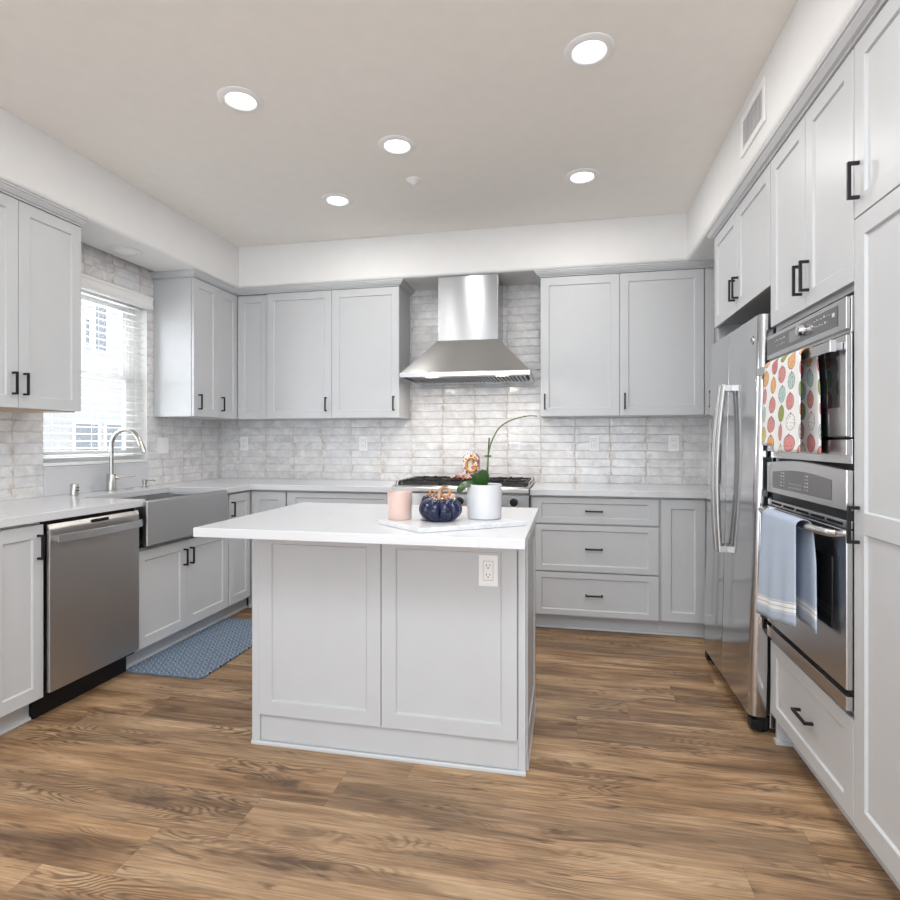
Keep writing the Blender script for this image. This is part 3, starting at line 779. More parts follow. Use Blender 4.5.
b = MB(); b.cyl((fx, fy, .998), (fx+.035, fy+.028, .998), .013, 16); b.tube([(fx+.030, fy+.024, 1.000), (fx+.11, fy+.075, 1.006)], [.006, .0035], 10); b.build('lever', M['nickel'], t, smooth=True)
t = thing('air_gap_cap', 'short nickel air gap cylinder on the worktop left of the faucet', 'air gap', (-2.775, 2.735, ZCT))
b = MB(); b.lathe([(.024, .0006), (.024, .003), (.021, .004), (.021, .064), (.019, .067), (0, .067)], (-2.775, 2.735, ZCT), 24); o = b.build('body', M['nickel'], t, smooth=True)
b = MB(); b.box((-2.7555, 2.728, ZCT+.042), (-2.7525, 2.745, ZCT+.048)); b.box((-2.7555, 2.728, ZCT+.026), (-2.7525, 2.745, ZCT+.032)); b.build('slots', M['slot'], t)
t = thing('soap_dispenser', 'small nickel soap dispenser on the worktop right of the faucet', 'soap dispenser', (-2.765, 3.275, ZCT))
b = MB(); c = (-2.765, 3.275, ZCT)
b.lathe([(.022, .0006), (.022, .006), (.012, .010), (.012, .030), (.016, .034), (.016, .052), (.010, .056), (0, .056)], c, 20); b.build('pump', M['nickel'], t, smooth=True)
b = MB(); b.tube([(c[0], c[1], c[2]+.048), (c[0]+.05, c[1]+.02, c[2]+.050), (c[0]+.062, c[1]+.025, c[2]+.044)], .004, 8); b.build('nozzle', M['nickel'], t, smooth=True)
b = MB(); b.lathe([(.024, .0006), (.024, .004), (.020, .006), (0, .006)], (-2.775, 3.150, ZCT), 24)
tag(b.build('hole_cover', M['nickel'], smooth=True), 'low round nickel button between the faucet and soap dispenser', 'button')

# ------------------------------------------------------------------ dishwasher
t = thing('dishwasher', 'stainless steel dishwasher built in left of the sink', 'dishwasher', (-2.5, 2.33, 0))
b = MB(); b.box((-2.86, 2.057, .10), (-2.252, 2.592, .872)); b.build('body', M['blackpl'], t)
b = MB(); b.box((-2.251, 2.060, .122), (-2.218, 2.588, .838)); dw = b.build('door', M['steeldark'], t, bevel=.004, seg=3)
b = MB(); b.prism([(-2.251, 2.060, .8385), (-2.219, 2.060, .8385), (-2.226, 2.060, .860), (-2.251, 2.060, .860)], (0, .528, 0)); b.build('control_strip', M['steel'], t, bevel=.001)
b = MB(); b.box((-2.2275, 2.285, .8385), (-2.2165, 2.385, .852)); b.build('latch', M['blackpl'], t, bevel=.001)
pts = [(-2.190+.024*math.sin(PI*i/12), 2.072+.50*i/12, .797) for i in range(13)]
b = MB(); b.tube(pts, .01, sq=(.0185, .006))
b.box((-2.2179, 2.072, .785), (-2.188, 2.088, .809)); b.box((-2.2179, 2.556, .785), (-2.188, 2.572, .809)); h = b.build('handle', M['steel'], dw, bevel=.002)
b = MB(); b.box((-2.320, 2.057, .001), (-2.30, 2.590, .112)); b.build('kick_plate', M['blackpl'], t)

# ------------------------------------------------------------------ range hood
HX0, HX1, HYF = -1.155, -.245, 3.812
t = thing('range_hood', 'stainless steel chimney range hood above the gas range', 'range hood', (-.7, YB, 1.67))
b = MB(); b.box((-.921, 4.005, 1.955), (-.484, YB-.002, ZS-.001)); b.build('chimney', M['steelv'], t, bevel=.001)
b = MB()
lo = [(HX0+.004, HYF+.004, 1.7055), (HX1-.004, HYF+.004, 1.7055), (HX1-.004, YB-.002, 1.7055), (HX0+.004, YB-.002, 1.7055)]
hi = [(-.925, 4.001, 1.954), (-.480, 4.001, 1.954), (-.480, YB-.002, 1.954), (-.925, YB-.002, 1.954)]
b.rings([lo, hi]); b.build('canopy', M['steel'], t, bevel=.001)
b = MB(); b.box((HX0, HYF, 1.674), (HX1, HYF+.012, 1.705)); b.box((HX0, HYF+.012, 1.674), (HX0+.012, YB-.002, 1.705)); b.box((HX1-.012, HYF+.012, 1.674), (HX1, YB-.002, 1.705)); b.box((HX0+.012, YB-.014, 1.674), (HX1-.012, YB-.002, 1.705))
b.box((HX0+.012, HYF+.012, 1.697), (HX1-.012, YB-.014, 1.705)); rim = b.build('rim', M['steel'], t, bevel=.001)
b = MB()
for i in range(30):
    x = HX0+.05+i*(HX1-HX0-.1)/29
    b.box((x-.006, HYF+.11, 1.676), (x+.006, YB-.06, 1.684))
b.box((HX0+.03, HYF+.09, 1.678), (HX1-.03, HYF+.112, 1.690)); b.build('baffle_filter', M['steeldark'], t)
b = MB(); b.box((HX0+.03, HYF+.095, 1.690), (HX1-.03, YB-.05, 1.6965)); b.build('filter_cavity', M['dark'], t)
for x in (-.955, -.450):
    b = MB(); b.box((x-.036, HYF+.038, 1.682), (x+.036, HYF+.072, 1.6965)); b.build('lamp', M['hoodlens'], t)
    l = bpy.data.lights.new('hood_lamp_light', 'AREA'); l.shape = 'RECTANGLE'; l.size = .08; l.size_y = .035; l.energy = 1.1; l.color = (1, .90, .80)
    lo_ = bpy.data.objects.new('hood_lamp_light', l); C.objects.link(lo_); lo_.location = (x, HYF+.058, 1.680)

# ------------------------------------------------------------------ rangetop
t = thing('gas_rangetop', 'stainless gas rangetop with black grates below the hood', 'range', (-.7, 3.98, .78))
RX0, RX1 = -1.158, -.243
b = MB(); b.box((RX0, 3.700, .770), (RX1, YB-.02, .926)); b.build('body', M['steel'], t, bevel=.002)
b = MB()
P = [(3.700, .878), (3.662, .878), (3.646, .884), (3.643, .892), (3.643, .912), (3.648, .920), (3.662, .928), (3.700, .928)]
b.prism([(RX0, y, z) for y, z in P], (RX1-RX0, 0, 0)); b.build('bullnose', M['sinksteel'], t, bevel=.001)
b = MB(); b.box((RX0, 3.678, .775), (RX1, 3.6995, .872)); cp = b.build('control_panel', M['steel'], t, bevel=.001)
for i, x in enumerate((-1.06, -.88, -.70, -.52, -.34)):
    b = MB(); b.lathe([(.033, -.0005), (.033, -.006), (.0, -.006)], (x, 3.678, .828), 24, 'y'); bz = b.build('bezel', M['chrome'], cp, smooth=True)
    b = MB(); b.lathe([(.027, -.0062), (.024, -.034), (.018, -.036), (0, -.036)], (x, 3.678, .828), 24, 'y'); b.build('knob', M['blackpl'], t, smooth=True)
b = MB(); b.box((RX0+.02, 3.73, .9262), (RX1-.02, YB-.05, .929)); b.build('burner_tray', M['castiron'], t)
for gi in range(3):
    x0 = RX0+.025+gi*.2885; x1 = x0+.283; y0, y1 = 3.735, 4.255; z0, z1 = .938, .953
    b = MB(); w_ = .011
    for yy in (y0, (y0+y1)/2, y1): b.box((x0, yy-w_/2, z0), (x1, yy+w_/2, z1))
    for xx in (x0, x1): b.box((xx-w_/2, y0, z0), (xx+w_/2, y1, z1))
    for yc in ((y0*3+y1)/4, (y0+3*y1)/4):
        for a in range(8):
            an = a*PI/4; r0, r1 = .035, .125
            p0 = Vector(((x0+x1)/2+r0*math.cos(an), yc+r0*math.sin(an), z1+.001)); p1 = Vector(((x0+x1)/2+r1*math.cos(an), yc+r1*math.sin(an)*.98, z1+.001))
            b.tube([p0, p1], .01, sq=(.006, .005))
    for xx in (x0, x1):
        for yy in (y0, y1): b.box((xx-.008, yy-.008, .9295), (xx+.008, yy+.008, .945))
    b.build('grate', M['castiron'], t, bevel=.001)
    for yc in ((y0*3+y1)/4, (y0+3*y1)/4):
        b = MB(); b.lathe([(.045, .0), (.045, .008), (.030, .012), (.030, .018), (0, .018)], ((x0+x1)/2, yc, .9292), 20); b.build('burner', M['blackpl'], t, smooth=True)
b = MB()
for xx in (RX0+.004, RX1-.004): b.tube([(xx, 3.72, .929), (xx, 3.74, .952), (xx, 4.25, .956), (xx, 4.27, .93)], .004, 8)
b.build('side_rail', M['chrome'], t, smooth=True)
t = thing('base_cabinet', 'grey base cabinet below the gas rangetop, hidden behind the island', 'cabinet', (-.7, YB, 0))
b = MB(); b.box((RX0-.002, YBD+.0215, ZDB), (RX1+.002, YB-.001, .768)); b.build('body', M['paint'], t)
shaker(t, FB, RX0+.004, -.702, ZDB, .762); shaker(t, FB, -.699, RX1-.004, ZDB, .762); toe(t, FB, RX0-.002, RX1+.002)

# letter block on the range
bx0, by0, bz0 = -.690, 4.06, .9545
t = thing('letter_block', 'arched leaf-print block with a gold letter G standing on the range', 'decoration', (bx0, by0, bz0))
b = MB(); hw, hh = .058, .190
pl = [(bx0-hw, bz0), (bx0+hw, bz0), (bx0+hw, bz0+hh-.045)]
for i in range(1, 12):
    a = PI*i/12; pl.append((bx0+hw*math.cos(a), bz0+hh-.045+.045*math.sin(a)))
pl.append((bx0-hw, bz0+hh-.045))
b.mi = 0; b.prism([(x, by0, z) for x, z in pl], (0, .045, 0))
o = b.build('block', [M['floral'], M['blockside']], t)
for p in o.data.polygons:
    if abs(p.normal.y) < .5: p.material_index = 1
g = []
for i in range(19):
    a = math.radians(40+i*(290/18)); g.append((bx0+.006+.040*math.cos(a), by0-.005, bz0+.100+.050*math.sin(a)))
g += [(bx0+.046, by0-.005, bz0+.094), (bx0+.014, by0-.005, bz0+.094)]
b = MB(); b.tube(g, .0085, 8); b.build('letter_g', M['gold'], t, smooth=True)
t = thing('flower_sprig', 'rust and blush dried flower sprig lying at the foot of the letter block', 'flowers', (bx0-.02, 3.86, .956))
random.seed(3)
for mi, (nm, m, cnt) in enumerate((('rust_petals', 'flower1', 26), ('blush_petals', 'flower2', 26))):
    b = MB()
    for i in range(cnt):
        x = bx0-.035+random.uniform(-.07, .07); k = 1-abs(x-bx0+.035)/.09
        b.ball((x, 3.86+random.uniform(-.025, .025), .966+random.uniform(0, .035)*max(k, .2)), random.uniform(.006, .011), 8)
    b.build(nm, M[m], t, smooth=True)

# ------------------------------------------------------------------ fridge (leans back slightly)
FY0, FY1, FS = 2.562, 3.385, 2.998
t = thing('refrigerator', 'tall stainless steel side-by-side fridge on the right wall', 'refrigerator', (.741, 2.97, .001))
def rbox(b, x0, x1, y0, y1, z0, z1, r=.028, side=0):
    """door slab with rounded front corners (front is -x)"""
    pl = [(x1, y0), (x1, y1)]
    for i in range(7):
        a = PI/2*i/6; rr = r if side in (0, 1) else .004
        pl.append((x0+rr-rr*math.sin(a), y1-rr+rr*math.cos(a)))
    for i in range(7):
        a = PI/2*i/6; rr = r if side in (0, -1) else .004
        pl.append((x0+rr-rr*math.cos(a), y0+rr-rr*math.sin(a)))
    b.prism([(x, y, z0) for x, y in pl], (0, 0, z1-z0))
b = MB(); b.box((.822, FY0+.004, .032), (1.378, FY1-.004, 1.742)); b.build('body', M['steeldark'], t, bevel=.003)
b = MB(); rbox(b, .741, .806, FY0, FS-.003, .078, 1.756, side=-1); d1 = b.build('fridge_door', M['steelfridge'], t, smooth=True)
b = MB(); rbox(b, .741, .806, FS+.003, FY1, .078, 1.756, side=1); d2 = b.build('freezer_door', M['steelfridge'], t, smooth=True)
b = MB(); b.box((.8065, FY0+.008, .085), (.8215, FS-.008, 1.75)); b.box((.8065, FS+.008, .085), (.8215, FY1-.008, 1.75)); b.build('door_gasket', M['blackpl'], t)
b = MB(); b.box((.775, FY0+.01, .020), (.822, FY1-.01, .074)); b.box((.752, FY0+.004, .018), (.80, FY0+.06, .062)); b.box((.752, FY1-.06, .018), (.80, FY1-.004, .062)); b.build('base_grille', M['blackpl'], t, bevel=.006)
for y in (FY0+.05, FY1-.05):
    b = MB(); b.cyl((.80, y, .0005), (.80, y, .03), .018, 12); b.build('foot', M['blackpl'], t)
b = MB(); b.box((.80, FY0+.02, 1.7565), (.86, FY0+.10, 1.772)); b.build('hinge_cover', M['blackpl'], t, bevel=.004)
b = MB(); b.box((.80, FY1-.10, 1.7565), (.86, FY1-.02, 1.772)); b.build('hinge_cover', M['blackpl'], t, bevel=.004)
for y, dd in ((FS-.036, d1), (FS+.036, d2)):
    pts = [(.712-.022*math.sin(PI*i/16), y, .685+.815*i/16) for i in range(17)]
    b = MB(); b.tube(pts, .0125, 12); b.box((.710, y-.013, .688), (.7407, y+.013, .716)); b.box((.710, y-.013, 1.470), (.7407, y+.013, 1.498)); b.build('handle', M['steeldark'], dd, smooth=True)
b = MB(); b.box((.7385, FS+.085, 1.00), (.7412, FS+.30, 1.36)); dp = b.build('dispenser', M['steeldark'], d2, bevel=.001)
b = MB(); b.box((.7370, FS+.095, 1.01), (.7384, FS+.29, 1.215)); b.build('dispenser_recess', M['blackpl'], t)
b = MB(); b.lathe([(.0, -.0004), (.019, -.0004), (.019, -.003), (.0165, -.0036), (0, -.003)], (.741, 2.645, 1.66), 24, 'x'); bd = b.build('badge', M['chrome'], d1, smooth=True)
b = MB()
cy, cz = 2.645, 1.66
b.tube([(.7375, cy+.012*math.cos(a), cz+.012*math.sin(a)) for a in [2*PI*i/20 for i in range(20)]], .0011, 6, closed=True)
b.tube([(.7372, cy+.008-.006*k/5, cz+.004*math.sin(k*1.3)) for k in range(6)], .0009, 6)
b.tube([(.7372, cy-.001-.006*k/5, cz+.004*math.cos(k*1.3)) for k in range(6)], .0009, 6)
b.build('monogram', M['display'], t)
t.rotation_euler = (0, math.radians(1.36), 0)

# ------------------------------------------------------------------ double oven
t = thing('double_oven', 'stainless built-in double wall oven in the grey tower', 'oven', (1.1, 2.15, .43))
OY0, OY1 = 1.876, 2.528
OY0 = 1.853
OX = .800
b = MB(); b.box((.842, OY0+.02, .430), (1.38, OY1-.02, 1.655)); b.build('body', M['dark'], t)
b = MB(); b.box((.812, OY0, 1.545), (.8405, OY1, 1.652)); b.box((OX, OY0+.003, 1.556), (.8115, OY1-.003, 1.650)); uc = b.build('upper_control_panel', M['steel'], t, bevel=.0015)
b = MB(); b.box((OX-.0015, OY0+.055, 1.574), (OX-.0002, OY1-.012, 1.636)); cg = b.build('control_glass', M['greyglass'], uc)
b = MB(); b.lathe([(.019, -.002), (.019, -.012), (.017, -.024), (.014, -.025), (0, -.025)], (OX, 2.150, 1.607), 24, 'x'); b.build('dial', M['chrome'], uc, smooth=True)
b = MB(); b.box((OX-.0020, 2.185, 1.586), (OX-.0016, 2.285, 1.626)); b.build('display', M['display'], uc)
b = MB()
random.seed(11)
for y0_, y1_, zz_ in ((2.33, 2.43, 1.615), (2.33, 2.43, 1.596), (1.96, 2.08, 1.618), (1.97, 2.07, 1.598)):
    y = y0_
    while y < y1_:
        L_ = random.choice((.006, .010, .004)); b.box((OX-.0019, y, zz_), (OX-.0016, y+L_, zz_+random.choice((.002, .006)))); y += L_+.011
b.box((OX-.0019, 1.925, 1.606), (OX-.0016, 1.942, 1.618)); b.build('legends', M['mark'], uc)
b = MB(); b.box((.8125, OY0+.003, 1.236), (.8405, OY1-.003, 1.544)); b.box((OX, OY0+.003, 1.240), (.812, OY1-.003, 1.538)); ud = b.build('upper_door', M['steel'], t, bevel=.0015)
b = MB(); b.box((OX-.0015, OY0+.045, 1.327), (OX-.0002, OY1-.045, 1.520)); b.build('window', M['blackglass'], ud)
b = MB(); b.box((.760, OY0+.010, 1.491), (.772, OY1-.010, 1.522))
b.box((.7725, OY0+.018, 1.495), (.7998, OY0+.040, 1.519)); b.box((.7725, OY1-.040, 1.495), (.7998, OY1-.018, 1.519)); b.build('handle', M['steel'], ud, bevel=.003)
b = MB(); b.box((.7575, OY0+.003, 1.489), (.7745, OY0+.0095, 1.524)); b.build('handle_cap', M['chrome'], ud, bevel=.001)
b = MB(); b.box((.815, OY0+.003, 1.158), (.8405, OY1-.003, 1.232)); b.box((OX, OY0+.003, 1.184), (.8145, OY1-.003, 1.229)); b.build('middle_trim', M['steel'], t, bevel=.0015)
b = MB()  # lower control panel with a gently arched top
n_ = 14; ts = [i/n_ for i in range(n_+1)]
pl = [(OY0+.002+(OY1-OY0-.004)*k, 1.140+.014*math.sin(PI*k)) for k in ts] + [(OY1-.002, 1.020), (OY0+.002, 1.020)]
b.prism([(OX, y, z) for y, z in pl], (.040, 0, 0)); lc = b.build('lower_control_panel', M['steel'], t, bevel=.003)
b = MB()
pl = [(1.950+(2.455-1.950)*k, 1.105+.014*math.sin(PI*k)) for k in ts] + [(2.455, 1.042), (1.950, 1.042)]
b.prism([(OX-.0015, y, z) for y, z in pl], (.0013, 0, 0)); b.build('control_glass', M['greyglass'], lc)
b = MB(); random.seed(5)
for yy in (2.36, 2.335, 2.14, 2.12):
    for k in range(5): b.box((OX-.0019, yy, 1.055+k*.012), (OX-.0016, yy+random.choice((.004, .01)), 1.057+k*.012+.002))
for yy in range(8): b.box((OX-.0019, 2.18+yy*.015, 1.068), (OX-.0016, 2.184+yy*.015, 1.071)); b.box((OX-.0019, 2.18+yy*.015, 1.054), (OX-.0016, 2.184+yy*.015, 1.057))
b.build('legends', M['mark'], lc)
b = MB(); b.box((.822, OY0+.003, .992), (.8405, OY1-.003, 1.0195)); b.build('upper_gap', M['blackpl'], t)
b = MB(); b.box((.804, OY0+.003, .968), (.8405, OY1-.003, .9915)); vt = b.build('vent_trim', M['steel'], t, bevel=.0012)
b = MB()
for k in range(5):
    y = OY0+.035+k*.123; b.box((.8025, y, .975), (.8038, y+.100, .983))
b.build('vent_slots', M['slot'], vt)
b = MB(); b.box((OX, OY0+.003, .494), (.8405, OY1-.003, .964)); ld = b.build('lower_door', M['steel'], t, bevel=.003)
b = MB(); b.box((OX-.0015, OY0+.090, .648), (OX-.0002, OY1-.090, .868)); b.build('window', M['blackglass'], ld)
pts = []
for i in range(17):
    k = .5-.5*math.cos(PI*i/16); pts.append((.782-.040*math.sin(PI*k)**.45, OY0+.022+(OY1-OY0-.044)*k, .951))
b = MB(); b.tube(pts, .0125, 12); b.cyl((.7998, OY0+.024, .951), (.778, OY0+.024, .951), .012, 12); b.cyl((.7998, OY1-.024, .951), (.778, OY1-.024, .951), .012, 12); b.build('handle', M['steel'], ld, smooth=True)
b = MB(); b.box((.822, OY0+.003, .476), (.8405, OY1-.003, .4935)); b.build('lower_gap', M['blackpl'], t)
b = MB(); b.box((OX, OY0+.003, .434), (.8405, OY1-.003, .4755)); b.build('bottom_trim', M['steel'], t, bevel=.0015)

# ------------------------------------------------------------------ towels
def towel(name, label, mat, xb, zb, rr, y0, y1, lf, lb, by0, by1, flare=.02, folds=3, step=None, seed=1, skew=0):
    """cloth over a bar at (xb, zb): front flap of length lf, back flap of length lb (between by0 and by1)"""
    nu, b = 28, MB(); bm = b.bm; uvl = bm.loops.layers.uv.new('UVMap')
    S = []
    nf, nb, na = 22, 18, 8
    for i in range(nf): S.append(('f', (1-i/nf)))
    for i in range(na+1): S.append(('a', i/na))
    for i in range(1, nb+1): S.append(('b', i/nb))
    grid = []; L0 = lf
    for kind, s in S:
        row = []
        for j in range(nu+1):
            u = j/nu
            if kind == 'f':
                k = s; y = y0+(y1-y0)*u; y = y+(u-.4)*flare*k
                w = .0045*k*math.sin(folds*2*PI*u+seed)
                ln = lf - (step*(1 if u > .62 else 0) if step else skew*(.5-u))
                x = xb-rr-.002-.010*k+w; z = zb-ln*k+.004*math.sin(5*u+seed)*k; vv = lf-ln*k if step else (1-k)*ln
            elif kind == 'a':
                an = PI*s; kk = s
                ya, yb_ = y0+(y1-y0)*u, by0+(by1-by0)*u
                y = ya+(yb_-ya)*kk*.5; x = xb-(rr+.002)*math.cos(an); z = zb+(rr+.002)*math.sin(an); vv = lf+PI*rr*s
            else:
                k = s; ya, yb_ = y0+(y1-y0)*u, by0+(by1-by0)*u
                y = (ya+yb_)/2+(yb_-ya)/2*min(1, k*3)-(1-u)*.012*k
                w = .0035*k*math.sin(folds*2*PI*u+2+seed)
                x = xb+rr+.003+w*.6; z = zb-lb*k+.010*k*(u-.5); vv = (1-k)*lb
                if kind == 'b': pass
            row.append((bm.verts.new((x, y, z)), u*(y1-y0)+.3, vv))
        grid.append(row)
    for i in range(len(grid)-1):
        for j in range(nu):
            q = [grid[i][j], grid[i][j+1], grid[i+1][j+1], grid[i+1][j]]
            f = bm.faces.new([v[0] for v in q])
            for lp, v in zip(f.loops, q): lp[uvl].uv = (v[1], v[2])
    o = b.build(name, mat, smooth=True)
    sd = o.modifiers.new('thickness', 'SOLIDIFY'); sd.thickness = .0022; sd.offset = 0
    tag(o, label, 'towel'); return o
towel('dish_towel', 'white kitchen towel printed with colourful pumpkins hanging from the upper oven handle', M['pumpkincloth'],
      .766, 1.509, .019, 2.035, 2.375, .325, .32, 2.005, 2.32, flare=.03, step=.03, folds=2)
towel('dish_towel', 'blue-grey kitchen towel with white border stripes hanging from the lower oven handle', M['bluecloth'],
      .744, .952, .0190, 2.015, 2.330, .355, .325, 1.975, 2.26, flare=.045, folds=2.5, seed=2, skew=.06)

# ------------------------------------------------------------------ floor mat
b = MB(); pl = []
x0, x1, y0, y1, r = -2.304, -1.838, 2.574, 3.492, .045
for cx, cy, a0 in ((x1-r, y0+r, -PI/2), (x1-r, y1-r, 0), (x0+r, y1-r, PI/2), (x0+r, y0+r, PI)):
    for i in range(8): a = a0+PI/2*i/7; pl.append((cx+r*math.cos(a), cy+r*math.sin(a), .0008))
b.prism(pl, (0, 0, .010)); tag(b.build('floor_mat', M['rug'], bevel=.003), 'blue patterned cushioned mat on the wood floor in front of the sink', 'mat')

# ------------------------------------------------------------------ things on the island
ang = math.radians(40); ux, uy = math.cos(ang), math.sin(ang); vx, vy = -math.sin(ang), math.cos(ang)
bx_, by_ = -.487, 1.852
b = MB(); W_, D_ = .420, .295
cs = [(0, 0), (W_, 0), (W_, D_), (0, D_)]
b.prism([(x, y, ZCT+.0006) for x, y in ((-.487, 1.845), (-.150, 2.088), (-.365, 2.262), (-.702, 2.022))], (0, 0, .0165))
tag(b.build('serving_board', M['marble'], bevel=.0015), 'white marble serving board set at an angle on the island slab', 'board')
ZB = ZCT+.0176
t = thing('candle', 'blush pink candle in a matt glass jar, left end of the marble board', 'candle', (-.622, 2.055, ZB))
c = (-.622, 2.055, ZB)
b = MB(); b.lathe([(0, .0), (.042, .0), (.0445, .003), (.0475, .102), (.0445, .102), (.042, .075), (0, .075)], c, 40, cap=False); b.build('jar', M['candle'], t, smooth=True)
b = MB(); b.lathe([(0, .0755), (.0415, .0755), (.0415, .078), (0, .079)], c, 32, cap=False); b.build('wax', M['wax'], t, smooth=True)
b = MB(); b.cyl((c[0], c[1], c[2]+.078), (c[0]+.001, c[1], c[2]+.090), .0012, 6); b.build('wick', M['slot'], t)

def pumpkin(loc, R, H, label, stemscale=1.0, body='pumpkinglass', twist=0):
    t = thing('glass_pumpkin', label, 'pumpkin', loc); b = MB(); nl = 9; seg = 108; rings = []
    N = 18
    for i in range(N+1):
        th = PI*i/N; rad = math.sin(th)**.72 if 0 < i < N else .02
        ring = []
        for k in range(seg):
            a = 2*PI*k/seg; lobe = abs(math.sin(nl*a/2+twist))**.55
            rr = R*rad*(.84+.16*lobe)
            zz = H/2*(1-math.cos(th)); dip = .16*H*math.exp(-(rad/.42)**2)
            if i > N/2: zz -= dip
            else: zz += dip*.6
            ring.append((loc[0]+rr*math.cos(a), loc[1]+rr*math.sin(a), loc[2]+max(zz, 0)))
        rings.append(ring)
    mnz = min(p[2] for r_ in rings for p in r_)
    rings = [[(x, y, z-mnz+loc[2]) for x, y, z in r_] for r_ in rings]
    b.rings(rings); b.build('body', M[body], t, smooth=True)
    s = stemscale; zt = loc[2]+H-.14*H-(mnz-loc[2])
    pts = [(loc[0]-.005*s, loc[1], zt), (loc[0]-.004*s, loc[1], zt+.016*s)]
    for i in range(15):
        a = PI+i*(2*PI*.92/14); pts.append((loc[0]+.018*s+.0185*s*math.cos(a), loc[1]+.004*s*i/14, zt+.030*s-.0165*s*math.sin(a)))
    b = MB(); rr = [.010*s, .009*s]+[.0078*s-.0035*s*i/14 for i in range(15)]; b.tube(pts, rr, 12); b.build('stem', M['amber'], t, smooth=True)
    b = MB(); random.seed(4)
    for i in range(26):
        a = random.uniform(0, 2*PI); r_ = R*random.uniform(.12, .55)
        b.ball((loc[0]+r_*math.cos(a), loc[1]+r_*math.sin(a), loc[2]+H-(mnz-loc[2])-.004-.010*math.cos(r_/R*4)), random.uniform(.0022, .004), 8)
    b.build('flecks', M['copper'], t, smooth=True)
    return t
pumpkin((-.462, 2.045, ZB), .082, .094, 'large glossy dark blue glass pumpkin with a curled amber stem on the marble board')
pumpkin((-.545, 2.225, ZB), .040, .085, 'small dark glass pumpkin half hidden behind the large blue one', .55, twist=1)
t = thing('candle_jar', 'small white jar with a peach lid, peeking out behind the blue glass pumpkin', 'jar', (-.458, 2.190, ZB))
c = (-.458, 2.190, ZB)
b = MB(); b.lathe([(0, 0), (.022, 0), (.024, .003), (.024, .068), (.0, .068)], c, 28, cap=False); b.build('jar', M['pot'], t, smooth=True)
b = MB(); b.lathe([(0, .0685), (.0235, .0685), (.0235, .083), (.022, .085), (0, .085)], c, 28, cap=False); b.build('lid', M['peach'], t, smooth=True)

c = (-.311, 2.140, ZB)
t = thing('potted_orchid', 'bare orchid with three leaves and one arching stem in a white pot', 'plant', c)
b = MB(); b.lathe([(0, 0), (.060, 0), (.0645, .004), (.0665, .127), (.0648, .130), (.0615, .127), (.0605, .112), (0, .112)], c, 48, cap=False); b.build('pot', M['pot'], t, smooth=True)
b = MB(); b.lathe([(0, .1125), (.0600, .1125), (.058, .119), (.03, .122), (0, .123)], c, 32, cap=False); b.build('soil', M['soil'], t, smooth=True)
def leaf(pts, wid, up=(0,0,1), cup=.25):
    """pts: spine; wid: half widths; across: direction across the blade"""
    P = [Vector(p) for p in pts]; b = MB(); rows = []
    for i, p in enumerate(P):
        tg = (P[min(i+1, len(P)-1)]-P[max(i-1, 0)]).normalized(); ac = tg.cross(Vector(up)).normalized(); nn = ac.cross(tg)
        rows.append([b.v(p+ac*wid[i]*s+nn*abs(s)*wid[i]*cup) for s in (-1, -.6, 0, .6, 1)])
    for i in range(len(rows)-1):
        for j in range(4): b.f([rows[i][j], rows[i][j+1], rows[i+1][j+1], rows[i+1][j]])
    o = b.build('leaf', M['leaf'], t, smooth=True)
    sd = o.modifiers.new('thickness', 'SOLIDIFY'); sd.thickness = .0016
    sb = o.modifiers.new('smooth', 'SUBSURF'); sb.levels = 2; sb.render_levels = 2
    return o
cx, cy, cz = c; zt = cz+.122
leaf([(cx+.004, cy, zt), (cx-.016, cy-.006, zt+.020), (cx-.030, cy-.012, zt+.036), (cx-.036, cy-.014, zt+.050)], [.010, .023, .023, .010], up=(0, -1, 0), cup=-.15)
leaf([(cx-.002, cy-.004, zt), (cx-.004, cy-.010, zt+.026), (cx-.002, cy-.014, zt+.046), (cx+.002, cy-.016, zt+.064)], [.010, .023, .024, .010], up=(0, -1, .1), cup=-.2)
leaf([(cx-.008, cy-.010, zt+.002), (cx-.045, cy-.024, zt+.014), (cx-.074, cy-.040, zt+.004), (cx-.092, cy-.052, zt-.024)], [.010, .026, .029, .012], up=(0, -.35, 1), cup=.2)
st = [(cx+.010, cy, zt-.01), (cx+.014, cy, zt+.10), (cx+.018, cy, zt+.135), (cx+.030, cy, zt+.175), (cx+.055, cy, zt+.220), (cx+.090, cy, zt+.246), (cx+.130, cy, zt+.260), (cx+.168, cy, zt+.267), (cx+.200, cy, zt+.266)]
b = MB()
sm = []
for i in range(len(st)-1):
    p0, p1, p2, p3 = [Vector(st[max(0, min(len(st)-1, i+k))]) for k in (-1, 0, 1, 2)]
    for j in range(5):
        q = j/5; sm.append(.5*((2*p1)+(p2-p0)*q+(2*p0-5*p1+4*p2-p3)*q*q+(3*p1-p0-3*p2+p3)*q**3))
sm.append(Vector(st[-1]))
b.tube(sm, [.0036-.0018*i/len(sm) for i in range(len(sm))], 8)
for i in (14, 22, 28, 33): b.ball(sm[i], .0042, 8)
b.build('flower_stem', M['stemgreen'], t, smooth=True)
b = MB(); b.cyl((cx+.006, cy+.004, zt-.01), (cx+.018, cy+.004, zt+.185), .0028, 8); st_ = b.build('stake', M['stake'], t, smooth=True)
b = MB(); b.box((cx+.002, cy-.006, zt+.112), (cx+.026, cy+.008, zt+.118)); b.build('clip', M['stake'], t, bevel=.001)

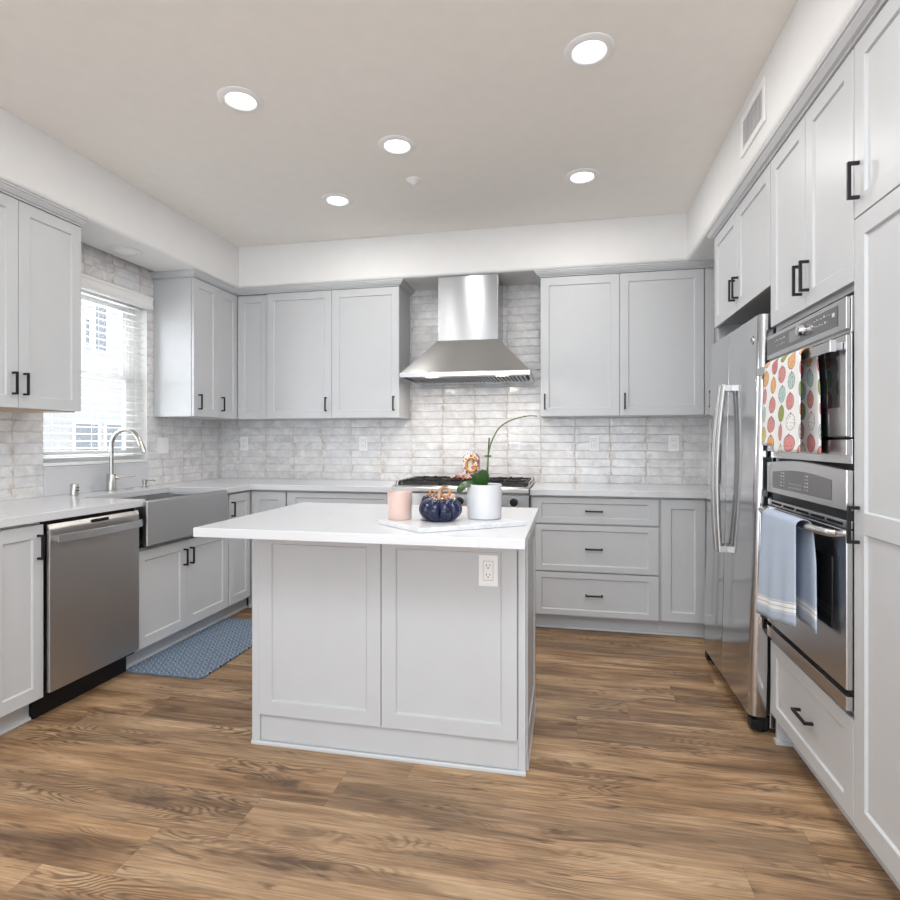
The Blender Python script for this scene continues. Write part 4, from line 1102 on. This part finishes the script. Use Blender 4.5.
# ------------------------------------------------------------------ ceiling fixtures
def downlight(x, y, z, label, lit=True, light=True):
    t = thing('ceiling_light', label, 'ceiling light', (x, y, z))
    b = MB(); b.lathe([(.098, -.0006), (.097, -.004), (.090, -.008), (.068, -.010), (.0625, -.006), (.0618, -.0006)], (x, y, z), 48, cap=False)
    b.build('trim_ring', M['white'] if lit else M['vent'], t, smooth=True)
    b = MB(); b.lathe([(0, -.0045), (.061, -.0045), (.061, -.0012), (0, -.0012)], (x, y, z), 40, cap=False); b.build('lens', M['lens'] if lit else M['white'], t)
    if light:
        l = bpy.data.lights.new('downlight_beam', 'AREA'); l.shape = 'DISK'; l.size = .12; l.energy = LAMP_POWER; l.color = LAMP_COLOR
        o = bpy.data.objects.new('downlight_beam', l); C.objects.link(o); o.location = (x, y, z-.012)
    return t
for x, y, s in ((.083, 2.25, 'right-hand of the two round lit ceiling lights nearest the viewer'), (-1.418, 2.26, 'left-hand of the two round lit ceiling lights nearest the viewer'),
                (-.853, 2.77, 'round lit ceiling light in the middle of the five'), (.083, 3.31, 'round lit ceiling light at far right, near the back soffit'),
                (-1.412, 3.32, 'round lit ceiling light at far left, near the back soffit')):
    downlight(x, y, ZC, s)
for x, y in ((.083, 1.19), (-1.415, 1.19), (-.67, .10), (-1.6, -1.3), (.3, -1.3)):
    downlight(x, y, ZC, 'round lit ceiling light of the same kind, above and behind the viewer')['group'] = 'ceiling lights out of the frame'
downlight(-2.715, 3.05, ZS, 'unlit round light in the low soffit above the sink window', lit=False, light=False)
t = thing('fire_sprinkler', 'small white round sprinkler cap on the ceiling among the lights', 'sprinkler', (-.871, 3.159, ZC))
b = MB(); b.lathe([(.043, -.0006), (.043, -.004), (.036, -.008), (.020, -.018), (.011, -.026), (0, -.028)], (-.871, 3.159, ZC), 28); b.build('cap', M['white'], t, smooth=True)
t = thing('air_vent', 'white slatted air vent on the right soffit', 'vent', (XSR, 2.61, 2.59))
b = MB(); VY0, VY1, VZ0, VZ1 = 2.452, 2.765, 2.500, 2.678
for y0, y1, z0, z1 in ((VY0, VY0+.028, VZ0, VZ1), (VY1-.028, VY1, VZ0, VZ1), (VY0+.028, VY1-.028, VZ0, VZ0+.028), (VY0+.028, VY1-.028, VZ1-.028, VZ1)):
    b.box((XSR-.009, y0, z0), (XSR-.0006, y1, z1))
b.build('frame', M['white'], t, bevel=.002)
b = MB()
n_ = 15
for i in range(n_):
    y = VY0+.034+(VY1-VY0-.068)*i/(n_-1); b.prism([(XSR-.0075, y-.004, VZ0+.028), (XSR-.0065, y-.005, VZ0+.028), (XSR-.0012, y+.004, VZ0+.028), (XSR-.0022, y+.005, VZ0+.028)], (0, 0, VZ1-VZ0-.056))
b.build('louvres', M['vent'], t)
b = MB(); b.box((XSR-.0011, VY0+.028, VZ0+.028), (XSR-.0006, VY1-.028, VZ1-.028)); b.build('backing', M['vent'], t)
